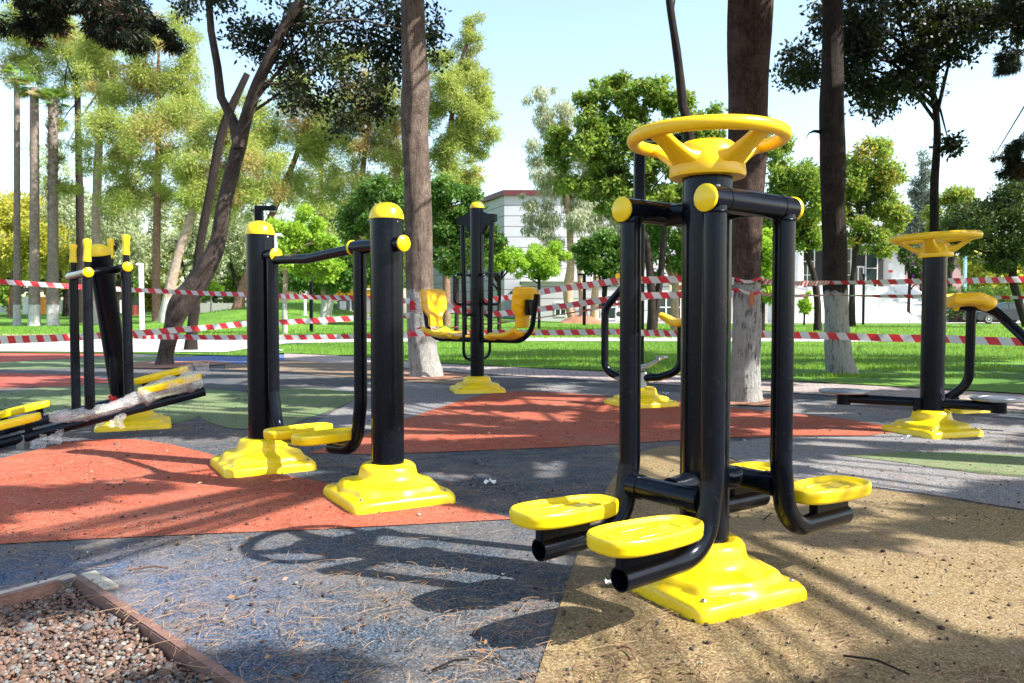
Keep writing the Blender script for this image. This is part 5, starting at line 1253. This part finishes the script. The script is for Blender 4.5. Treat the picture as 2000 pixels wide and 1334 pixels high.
# ------------------------------------------------------------------ lamp posts
def lamp(label, px, Z, ytop, w_, arm, mat, ybase=None, hang=0):
    b = gtr(px, Z); top = W(px, ytop, Z).z; t = thing('lamp_post', label, 'lamp post', b)
    mk('pole', G().box((0, 0, (top - b.z) / 2 - .05), (w_, w_, top - b.z + .1), None, w_ * .12), mat, t)
    if arm:
        mk('arm', G().box((arm / 2, 0, top - b.z - w_ * .3), (abs(arm), w_ * .8, w_ * .6), None, w_ * .1), mat, t)
        mk('lamp_head', G().box((arm * .8, 0, top - b.z - w_ * .62), (abs(arm) * .35, w_ * .6, .02)), M['glass'], t)
    else: mk('lamp_head', G().lathe([(w_ * .8, 0), (w_ * .9, .03), (w_ * .5, .2), (.01, .22)], 14, (0, 0, top - b.z)), mat, t)
    mk('foot_plate', G().box((0, 0, .012), (w_ * 2.2, w_ * 2.2, .024), None, .005), mat, t)
lamp('tall black square lamp post behind the left arm of the front machine', 1247, 9.6, 264, .125, .5, M['blk'])
lamp('black square lamp post whose angled top shows above the far walker post', 508, 13.0, 402, .125, .28, M['blk'])
lamp('grey angled lamp post just right of the far walker post', 537, 17.0, 456, .12, .16, M['gpole'])
lamp('thin black lamp post seen through the walker', 608, 32, 508, .13, -.9, M['blk'])
lamp('white lamp post with bent head left of the crooked tree', 277, 27, 514, .13, -.15, M['gpole'])
lamp('slim white pole behind the thin black lamp post', 596, 44, 556, .12, 0, M['white'])
lamp('black lamp post in front of the eucalyptus trunks', 1141, 48, 534, .2, -.4, M['blk'])
lamp('short black lamp post in front of the white stairs', 1686, 50, 541, .14, 0, M['blk'])
lamp('pale blue pole rising above the hedge', 1883, 60, 505, .2, 0, plain('pale_blue_paint', (.3, .55, .65), .5))

# ------------------------------------------------------------------ buildings
def wbox(x0, x1, y0, y1, z0, z1): return ((x0 + x1) / 2, (y0 + y1) / 2, (z0 + z1) / 2), (abs(x1 - x0), abs(y1 - y0), z1 - z0)
def X(px, Z): return (px - 1000) / F * Z
def Zh(py, Z): return H + (609 - py) / F * Z
b = Vector((0, 72, 0)); t = thing('civic_building', 'white clad building with dark red roof edge and a low wing', 'building', b)
zt_ = Zh(383, 70)
foot = [(X(985, 70), 70), (X(1420, 70), 70), (X(1420, 70), 90), (X(800, 90), 90), (X(800, 90), 88), (X(936, 76), 76)]
mk('wall', G().prism([(p[0], p[1] - 72) for p in foot], -.3, zt_ - .02), M['clad'], t, smooth=False)
def inset(P, d_):
    c = Vector((sum(p[0] for p in P) / len(P), sum(p[1] for p in P) / len(P))); out = []
    for p in P: v = Vector(p) - c; out.append(tuple(c + v * (1 + d_ / v.length)))
    return out
mk('roof', G().prism([(p[0], p[1] - 72) for p in inset(foot, .35)], zt_ - .02, zt_ + .42), M['red'], t, smooth=False)
wg = G().box(*wbox(X(1020, 62), X(1350, 62), -10, -2.2, -.3, Zh(550, 62))); mk('wing', wg, M['clad'], t, smooth=False)
mk('wing_roof', G().box(*wbox(X(1016, 62), X(1354, 62), -10.25, -2.2, Zh(550, 62), Zh(545, 62))), M['white'], t, smooth=False)
g = G()
for i in range(13): x = X(998 + i * 4.2, 70); g.box((x, -2.06, Zh(577, 70)), (.1, .06, .75))
mk('vent', g, M['dark'], t, smooth=False)
def window(root, off_y, x0, x1, z0, z1, nx=2, nz=2, fm_='white', frame=.09):
    f = G(); yy = off_y
    f.box(*wbox(x0, x1, yy - .06, yy + .02, z0, z0 + frame)); f.box(*wbox(x0, x1, yy - .06, yy + .02, z1 - frame, z1))
    for k in range(nx + 1):
        xx = x0 + (x1 - x0 - frame) * k / nx; f.box(*wbox(xx, xx + frame, yy - .057, yy + .02, z0 + frame, z1 - frame))
    for k in range(1, nz):
        zz = z0 + (z1 - z0) * k / nz; f.box(*wbox(x0 + frame, x1 - frame, yy - .054, yy + .02, zz, zz + frame * .8))
    w_ = mk('window', f, M[fm_], root, smooth=False)
    mk('pane', G().box(*wbox(x0 + .02, x1 - .02, yy - .03, yy - .005, z0 + .02, z1 - .02)), M['glass'], w_, smooth=False)
for px0, px1 in ((1083, 1106), (1160, 1205), (1210, 1250), (1285, 1345)):
    window(t, -10, X(px0, 62), X(px1, 62), Zh(624, 62) if px0 != 1083 else Zh(618, 62), Zh(578, 62) if px0 > 1083 else Zh(590, 62), 2 if px0 < 1280 else 4, 2)
for i, px in enumerate((1163, 1178, 1208, 1222, 1246)):
    c = Vector((X(px, 60.8), 60.8, gh(3, 60.8) + .45)); a = thing('air_conditioner', ['air conditioner box farthest left by the wing wall', 'second air conditioner box from the left', 'air conditioner box left of the arm of the front machine', 'air conditioner box behind the bike', 'air conditioner box farthest right by the wing wall'][i], 'air conditioner', c, group='air conditioner boxes by the white wing')
    mk('case', G().box((0, 0, .05), (.48 if i % 2 else .5, .4, .95), None, .03), M['white'], a)
    mk('fan_grille', G().lathe([(.2, 0), (.2, .02), (.03, .035)], 20, (0, -.2, .12), (0, -1, 0)), M['dark'], a)
# brown sign
b = gtr(1322, 44); t = thing('sign_board', 'small brown and beige notice board on two posts behind the tape', 'sign', b)
zc = Zh(561, 44) - b.z; mk('panel', G().box((0, 0, zc), (.9, .08, .48), None, .03), M['beige'], t)
mk('plate', G().box((.08, -.046, zc - .02), (.64, .012, .26)), M['brown'], t, smooth=False)
for s in (-.3, .3): mk('leg', G().tube([(s, 0, -.1), (s, 0, zc - .2)], .03, 10), M['white'], t)
def text(root, s, size, loc, mat, ext=.004):
    cu = bpy.data.curves.new('lettering', 'FONT'); cu.body = s; cu.size = size; cu.align_x = 'CENTER'; cu.align_y = 'CENTER'; cu.extrude = ext
    o = bpy.data.objects.new('lettering', cu); COL.objects.link(o); o.parent = root; o.location = loc; cu.materials.append(mat)
    me = bpy.data.meshes.new_from_object(o); bpy.data.objects.remove(o); o = bpy.data.objects.new('lettering', me); COL.objects.link(o); o.parent = root; o.location = loc; o.rotation_euler = (math.pi / 2, 0, 0)
    return o
text(t, '106', .17, (-.1, -.056, zc - .02), M['white'])

# right building with entrance and stairs
b = Vector((X(1650, 74), 74, 0)); t = thing('entrance_building', 'white building with glass entrance and pale columns at the top of the stairs', 'building', b)
bx = b.x; zf = Zh(563, 70)
def RX(px, Z): return X(px, Z) - bx
mk('wall', G().box(*wbox(RX(1556, 74), RX(1760, 74), 2, 9, zf, Zh(478, 74))), M['dark'], t, smooth=False)
mk('roof', G().box(*wbox(RX(1548, 74), RX(1765, 74), -1.5, 9.3, Zh(478, 74), Zh(440, 74))), M['white'], t, smooth=False)
mk('podium', G().box(*wbox(RX(1545, 70), RX(1745, 70), -8, 9.2, -.4, zf)), M['white'], t, smooth=False)
for px0, px1 in ((1552, 1562), (1731, 1757)):
    mk('column', G().box(*wbox(RX(px0, 74), RX(px1, 74), -1, 1, zf, Zh(478, 74)), bev=.04) if False else G().box((RX((px0 + px1) / 2, 74), 0, (zf + Zh(478, 74)) / 2), (abs(X(px1, 74) - X(px0, 74)), 1.6, Zh(478, 74) - zf), None, .05), M['white'], t)
window(t, 1.95, RX(1562, 74), RX(1605, 74), zf + .1, Zh(482, 74), 3, 3); window(t, 1.95, RX(1650, 74), RX(1678, 74), zf + .1, Zh(482, 74), 2, 3); window(t, 1.95, RX(1706, 74), RX(1731, 74), zf + .1, Zh(482, 74), 1, 2)
f = G(); x0, x1 = RX(1680, 74), RX(1704, 74); z1 = Zh(518, 74)
for a_ in (x0, (x0 + x1) / 2 - .06, x1 - .12): f.box(*wbox(a_, a_ + .12, 1.9, 1.99, zf, z1))
f.box(*wbox(x0, x1, 1.89, 1.99, z1 - .14, z1 + .02))
dr = mk('door', f, M['white'], t, smooth=False); mk('pane', G().box(*wbox(x0 + .05, x1 - .05, 1.95, 1.97, zf + .05, z1 - .1)), M['glass'], dr, smooth=False)
pl_ = mk('plaque', G().box((RX(1739, 73), -.83, Zh(523, 73)), (.42, .03, .9)), M['white'], t, smooth=False)
mk('plaque_band', G().box((RX(1739, 73), -.85, Zh(530, 73)), (.4, .02, .22)), M['redrag'], pl_, smooth=False)
em = mk('door_emblem', G().lathe([(.32, 0), (.32, .02), (.26, .025)], 24, (RX(1573, 74), 1.86, Zh(524, 74)), (0, -1, 0)), M['white'], t)
mk('emblem_disc', G().lathe([(.2, .026), (.2, .03), (.05, .032)], 20, (RX(1573, 74), 1.86, Zh(524, 74)), (0, -1, 0)), M['dark'], em)
# stairs
b = Vector((X(1690, 60), 60, 0)); t = thing('stairs', 'sunlit white stairs with sloping side walls leading to the entrance', 'stairs', b)
g = G(); ns = 16
for i in range(ns):
    z1 = zf - .02 - (zf - .1) * i / ns
    ya = 6 - i * .36; xa, xb = X(1700 + i * 1.5, 63) - b.x, X(1752 + i * 7.6, 63) - b.x
    g.box(*wbox(xa, xb, ya - .36, 6.2, z1 - (zf - .1) / ns - .02, z1))
mk('step', g, M['white'], t, smooth=False)
def slab(pts, y0, y1): return G().loft([[Vector((x, y0, z)) for x, z in pts], [Vector((x, y1, z)) for x, z in pts]])
mk('parapet', slab([(X(1600, 60) - b.x, -.2), (X(1690, 60) - b.x, -.2), (X(1690, 60) - b.x, zf * .98), (X(1600, 60) - b.x, zf * .98)], -.1, .15), M['white'], t, smooth=False)
mk('parapet', slab([(X(1690, 60) - b.x + .004, -.2), (X(1790, 60) - b.x, -.2), (X(1790, 60) - b.x, .25), (X(1700, 60) - b.x, zf * 1.0), (X(1690, 60) - b.x + .004, zf * 1.0)], -.13, .12), M['white'], t, smooth=False)
a0, a1 = Vector((X(1745, 66) - b.x, 6, 0)), Vector((X(1893, 60) - b.x, .0, 0))
P = [a0, a1]; nrm = Vector((.2, .15, 0))
g = G().loft([[a0 + Vector((0, 0, -.2)), a1 + Vector((0, 0, -.2)), a1 + Vector((0, 0, .3)), a0 + Vector((0, 0, zf + .75))], [a0 + nrm + Vector((0, 0, -.2)), a1 + nrm + Vector((0, 0, -.2)), a1 + nrm + Vector((0, 0, .3)), a0 + nrm + Vector((0, 0, zf + .75))]])
mk('parapet', g, M['white'], t, smooth=False)
# curved wall
b = gtr(1565, 58); g = G(); n = 16; c0 = Vector((X(1560, 58) - b.x, 2.0, 0)); rr = 2.3
out_, in_ = [], []
for i in range(n + 1):
    a = math.radians(-150 + 150 * i / n); hz = Zh(548 + 30 * (i / n), 58) * (1 - .25 * (i / n))
    for R_, lst in ((rr, out_), (rr - .2, in_)): lst.append((c0.x + R_ * math.cos(a), c0.y + R_ * math.sin(a), hz))
g.v = []; g.f = []
for o_, i_ in zip(out_, in_):
    for q, z in ((o_, -.1), (o_, o_[2]), (i_, i_[2]), (i_, -.1)): g.v.append((q[0], q[1], z))
for k in range(n):
    for j in range(4): g.f.append((4 * k + j, 4 * k + 4 + j, 4 * k + 4 + (j + 1) % 4, 4 * k + (j + 1) % 4))
g.f += [(0, 1, 2, 3), (4 * n + 3, 4 * n + 2, 4 * n + 1, 4 * n)]
o = mk('curved_wall', g, M['white'], ang=40); o.location = b; tag(o, 'curved white wall left of the stairs', 'wall')
b = gtr(1460, 62); o = mk('low_wall', G().box(*wbox(X(1370, 62) - b.x, X(1556, 62) - b.x, 0, .4, -.2, Zh(585, 62))), M['concrete'], smooth=False); o.location = b; tag(o, 'long beige low wall joining the white wing and the curved wall', 'wall')
# pink building
b = Vector((X(1900, 105), 105, 0)); t = thing('pink_building', 'pink rendered building behind the dark tree on the right', 'building', b)
mk('wall', G().box((0, 4, 4), (34, 8, 8.6)), M['pink'], t, smooth=False)
for i in range(7):
    x = -14.4 + i * 4.6; mk('window', G().box((x, -.02, 3.4), (1.8, .1, 2.0)), M['glass'], t, smooth=False)
    mk('window', G().box((x, -.02, 6.5), (1.8, .1, 1.5)), M['glass'], t, smooth=False)
mk('roof', G().box((0, 3.9, 8.45), (35, 9, .5)), M['white'], t, smooth=False)
# hedge
b = gtr(1920, 60); C = [(X(1852 + 12 * i, 60) - b.x, .3 * math.sin(i * 2), 1.2 + .7 * (i % 2) + .0) for i in range(12)]
t = thing('hedge', 'clipped dark green hedge behind the parked car', 'hedge', b)
V, Fc, ti = leaves([(c[0], c[1], 1.1) for c in C] + [(c[0], c[1], 1.95) for c in C], np.array([(.5, .5, .8)] * 24), 9000, .17, .09, RNG, power=.25)
mesh_np('foliage', V, Fc, M['l_deep'], t, tint=ti)
mk('stem', G().box((0, 0, .5), (5, .25, 1.0)), M['b_dark'], t)

# kiosk
b = gtr(700, 48); t = thing('kiosk', 'small grey kiosk with yellow fascia, white door and window', 'kiosk', b)
zb_, z1_ = -.1, Zh(577, 48) - b.z
x0, x1 = X(659, 48) - b.x, X(760, 48) - b.x
mk('wall', G().box(*wbox(x0, x1, 0, 2.4, zb_, z1_)), M['kiosk'], t, smooth=False)
mk('fascia', G().box(*wbox(x0 - .05, x1 + .05, -.06, 2.46, z1_, Zh(566, 48) - b.z)), M['amber'], t, smooth=False)
mk('roof', G().box(*wbox(x0 - .15, x1 + .15, -.16, 2.56, Zh(566, 48) - b.z, Zh(563.5, 48) - b.z)), M['white'], t, smooth=False)
dr = mk('door', G().box(*wbox(X(664, 48) - b.x, X(677, 48) - b.x, -.05, 0.01, .02, Zh(588, 48) - b.z)), M['white'], t, smooth=False)
mk('door_frame', G().box(*wbox(X(662.5, 48) - b.x, X(678.5, 48) - b.x, -.03, .012, 0, Zh(586.5, 48) - b.z)), M['dark'], dr, smooth=False)
window(t, 0, X(684, 48) - b.x, X(700, 48) - b.x, Zh(610, 48) - b.z, Zh(583, 48) - b.z, 1, 1)
# back walls on the left
def wall(name, label, px0, px1, Z, ytop, mat, thick=.3, cat='wall'):
    b = gtr((px0 + px1) / 2, Z); g = G().box(*wbox(X(px0, Z) - b.x, X(px1, Z) - b.x, 0, thick, -.4, Zh(ytop, Z) - b.z)); o = mk(name, g, mat, smooth=False); o.location = b; return tag(o, label, cat)
wall('garden_wall', 'long low grey block wall behind the crooked tree', 385, 560, 84, 592, M['concrete'])
wall('garden_wall', 'bright white wall at the back behind the grey block wall', 215, 560, 98, 570, M['white'])
wall('garden_wall', 'pinkish brick wall behind the mound', 530, 720, 96, 566, M['brick'])
wall('garden_wall', 'low white wall behind the palms', -120, 235, 88, 586, M['white'])
for px0, px1, mt, l in ((17, 33, 'orange', 'left orange panel between the palm trunks'), (45, 62, 'white', 'white panel between the palm trunks'), (78, 88, 'orange', 'right orange panel between the palm trunks')):
    wall('play_panel', l, px0, px1, 70, 580, M[mt], .2, 'panel')
wall('shed', 'low dark box shed behind the bent white lamp post', 238, 262, 66, 596, M['brown'], 1.0, 'shed')
b = gtr(40, 92); t = thing('shelter', 'grey open shelter roof behind the palms', 'shelter', b)
mk('roof', G().box((0, 0, Zh(566, 92) - b.z), (16, 4, .4)), M['kiosk'], t, smooth=False)
for i in range(6): mk('post', G().box((-7.5 + i * 3, 0, 1), (.25, .25, Zh(566, 92) - b.z + .6)), M['gpole'], t, smooth=False)
# soil heap
b = gtr(1135, 56); t = tag(mk('soil_heap', G().grid(lambda u, v: Vector(((u - .5) * 3.2, (v - .5) * 2.4, .66 * math.sin(math.pi * u) ** .8 * math.sin(math.pi * v) ** .8 + .08 * noise.noise(Vector((u * 6, v * 6, 0))) - .06)), 24, 16), M['soil'], ang=80), 'reddish heap of soil at the eucalyptus foot', 'soil heap'); t.location = b

# ------------------------------------------------------------------ cars
def car(label, px_left, Z, mat, yaw, length=4.3, zb=0.05):
    b = Vector((X(px_left, Z) + length / 2, Z, zb)); t = thing('parked_car', label, 'car', b, yaw)
    L = length; k = L / 4.3
    prof = [(-2.15, .35), (-2.12, .62), (-2.0, .78), (-1.2, .90), (-.95, .95), (-.25, 1.38), (.1, 1.44), (.75, 1.42), (1.35, 1.08), (1.5, 1.02), (2.0, .98), (2.12, .8), (2.15, .4), (2.05, .26), (-2.05, .24)]
    rings = []
    for y, s in ((-.84, .0), (-.80, .02), (.80, .02), (.84, 0)):
        ring_ = []
        for x, z in prof:
            tum = .16 * max(0, (z - .92)) / .5 * (1 if y < 0 else -1)
            ring_.append(Vector((x * k * (1 if abs(y) < .82 else .985), y + tum * (1.3), z - (0 if abs(y) < .82 else .012))))
        rings.append(ring_)
    mk('body', G().loft(rings), mat, t, ang=30)
    for sy in (-1, 1):
        yy = sy * .846
        for pts in ([(-.98, .97), (-.28, 1.33), (.05, 1.37), (.05, .97)], [(.1, .97), (.1, 1.37), (.7, 1.35), (1.15, 1.06), (1.2, .97)]):
            g = G().loft([[Vector((x * k, sy * (.85 - .16 * 1.3 * max(0, z - .92) / .5) + e_ * sy, z)) for x, z in pts] for e_ in (-.01, .006)])
            mk('side_window', g, M['glass'], t, smooth=False)
        for xx in (-1.32, 1.3):
            wl = mk('wheel', G().lathe([(.31, -.09), (.315, -.07), (.315, .07), (.30, .09), (.22, .095)], 26, (xx * k, sy * .78, .315), (0, sy, 0)), M['rubber'], t)
            mk('rim', G().lathe([(.215, .09), (.21, .1), (.12, .085), (.05, .105), (.01, .105)], 22, (xx * k, sy * .78, .315), (0, sy, 0)), M['galv'], wl)
        mk('headlight', G().box((-2.1 * k, sy * .62, .68), (.12, .3, .13), None, .03), M['glass'], t)
        mk('tail_light', G().box((2.1 * k, sy * .66, .86), (.1, .24, .14), None, .03), M['redrag'], t)
        mk('mirror', G().box((-.85 * k, sy * .93, .98), (.12, .16, .1), None, .03), mat, t)
    mk('bumper', G().box((-2.13 * k, 0, .42), (.12, 1.56, .2), None, .04), mat, t)
car('black sedan parked side on at the right edge below the hedge', 1893, 55, M['carpaint'], 0)
car('silver car farther back at the right edge behind the hedge', 1958, 66, M['silver'], math.radians(20), zb=.9)
b = Vector((X(1975, 66), 66, 0)); tag(mk('raised_road', G().box((b.x + 10, 69, .2), (34, 7, 1.39)), M['concrete'], smooth=False), 'raised pavement carrying the silver car', 'pavement', kind='structure')

# ------------------------------------------------------------------ person walking by the grey wall
b = gtr(474, 80)
def person(b):
    V = [(0, 0, .93), (0, 0, 1.15), (.01, 0, 1.38), (.02, 0, 1.48), (.04, 0, 1.62), (.05, 0, 1.72),
         (.02, -.17, 1.42), (.07, -.2, 1.15), (.2, -.16, .98), (.24, -.15, .9), (.0, .17, 1.42), (-.06, .2, 1.15), (-.02, .2, .92), (-.0, .2, .84),
         (0, -.09, .88), (.16, -.1, .5), (.1, -.1, .08), (.24, -.1, .03), (0, .09, .88), (-.04, .1, .48), (-.26, .1, .12), (-.16, .1, .04)]
    E = [(0, 1), (1, 2), (2, 3), (3, 4), (4, 5), (2, 6), (6, 7), (7, 8), (8, 9), (2, 10), (10, 11), (11, 12), (12, 13), (0, 14), (14, 15), (15, 16), (16, 17), (0, 18), (18, 19), (19, 20), (20, 21)]
    R = [.15, .14, .15, .06, .1, .07, .07, .05, .04, .035, .07, .05, .04, .035, .1, .07, .045, .035, .1, .07, .045, .035]
    me = bpy.data.meshes.new('person'); me.from_pydata(V, E, []); o = bpy.data.objects.new('person', me); COL.objects.link(o)
    md = o.modifiers.new('skin', 'SKIN')
    for i, r_ in enumerate(R): me.skin_vertices[0].data[i].radius = (r_, r_)
    me.skin_vertices[0].data[0].use_root = True
    sb = o.modifiers.new('sub', 'SUBSURF'); sb.levels = sb.render_levels = 1
    me.materials.append(M['cloth']); o.location = b
    for p in me.polygons: p.use_smooth = True
    tag(o, 'person in dark clothes walking past the grey wall', 'person')
    h = mk('face', G().lathe([(.05, 0), (.075, .05), (.078, .11), (.06, .17), (.01, .2)], 14, (.075, 0, 1.54)), M['skin'], o)
    mk('hair', G().lathe([(.06, 0), (.09, .06), (.085, .12), (.03, .17)], 14, (.035, 0, 1.6)), M['dark'], o)
    for q in ((.25, -.15, .86), (0, .2, .8)): mk('hand', G().lathe([(.02, 0), (.035, .03), (.03, .08), (.01, .1)], 8, q), M['skin'], o)
person(b)
# litter
for px, py, l in ((957, 945, 'white scrap on the dark rubber right of the near walker base'), (1770, 862, 'white paper scrap at the foot of the twister base'), (1198, 1143, 'white scrap under the left corner of the front base'), (1300, 770, 'pinkish paper scrap behind the bike base')):
    p = Gd(px, py, .01); s = .05 if py > 1000 else .06
    o = mk('litter', G().grid(lambda u, v: Vector(((u - .5) * s, (v - .5) * s * .7, .012 + .02 * noise.noise(Vector((u * 3 + px, v * 3, 1))) + (.03 * u if px == 1770 else 0))), 6, 5), M['litter'], ang=20); o.location = p; tag(o, l, 'litter')
# fallen leaves and twigs, flat on the rubber and along the lawn edge
n = 420; y = 1.7 + 12 * RNG.random(n) ** 1.1; x = RNG.uniform(-.72, .72, n) * y
th = RNG.uniform(0, 6.28, n); L_f = RNG.uniform(.005, .014, n) * (1 + y * .06); z0 = .012 + .01 * RNG.random(n)
ab = np.linalg.solve(np.array([[dL.x, dE.x], [dL.y, dE.y]]), (np.stack([x, y], 1) - np.array([PC.x, PC.y])).T).T
ok = ~((ab[:, 0] > 0) & (ab[:, 1] > 0)); x, y, th, L_f, z0 = x[ok], y[ok], th[ok], L_f[ok], z0[ok]; n = len(x)
cx_, sx_ = np.cos(th), np.sin(th); q_ = L_f * .28
V = np.stack([np.stack([x - cx_ * L_f, y - sx_ * L_f, z0], 1), np.stack([x - sx_ * q_, y + cx_ * q_, z0 + .006], 1), np.stack([x + cx_ * L_f, y + sx_ * L_f, z0 + .003], 1), np.stack([x + sx_ * q_, y - cx_ * q_, z0 - .003], 1)], 1)
t_ = np.zeros((n, 3)); t_[:, 0] = RNG.random(n); t_[:, 1] = RNG.random(n)
tag(mesh_np('fallen_leaves', V.reshape(-1, 3), np.arange(n * 4).reshape(n, 4), leafmat('dry_brown_leaves', (.1, .05, .03), (.26, .15, .08), (.1, .05, .03), .05), tint=np.repeat(t_, 4, 0)), 'small dry brown leaves lying about on the rubber surface', 'leaves', kind='stuff')
for i, (px, py, L_, a_, lab) in enumerate(((1500, 1010, .13, 1.0, 'thin curved twig on the tan rubber right of the front machine'), (1226, 1275, .07, 1.9, 'short pale twig on the tan rubber near the bottom edge'), (290, 1113, .12, .2, 'light brown bark strip by the gravel pit corner'), (880, 1300, .1, .6, 'thin dry twig on the blue rubber at the bottom'), (1710, 1300, .15, 2.4, 'long thin twig at the bottom right'))):
    p = Gd(px, py, .01); g = G().tube(fillet([(-L_ / 2 * math.cos(a_), -L_ / 2 * math.sin(a_), .002), (.01, .012, .008), (L_ / 2 * math.cos(a_), L_ / 2 * math.sin(a_), .002)], .05, 5), .0028, 7, wob=.4, wf=60)
    o = mk('twig', g, M['b_pine'] if i in (1, 2) else M['b_dark']); o.location = p; tag(o, lab, 'twig')
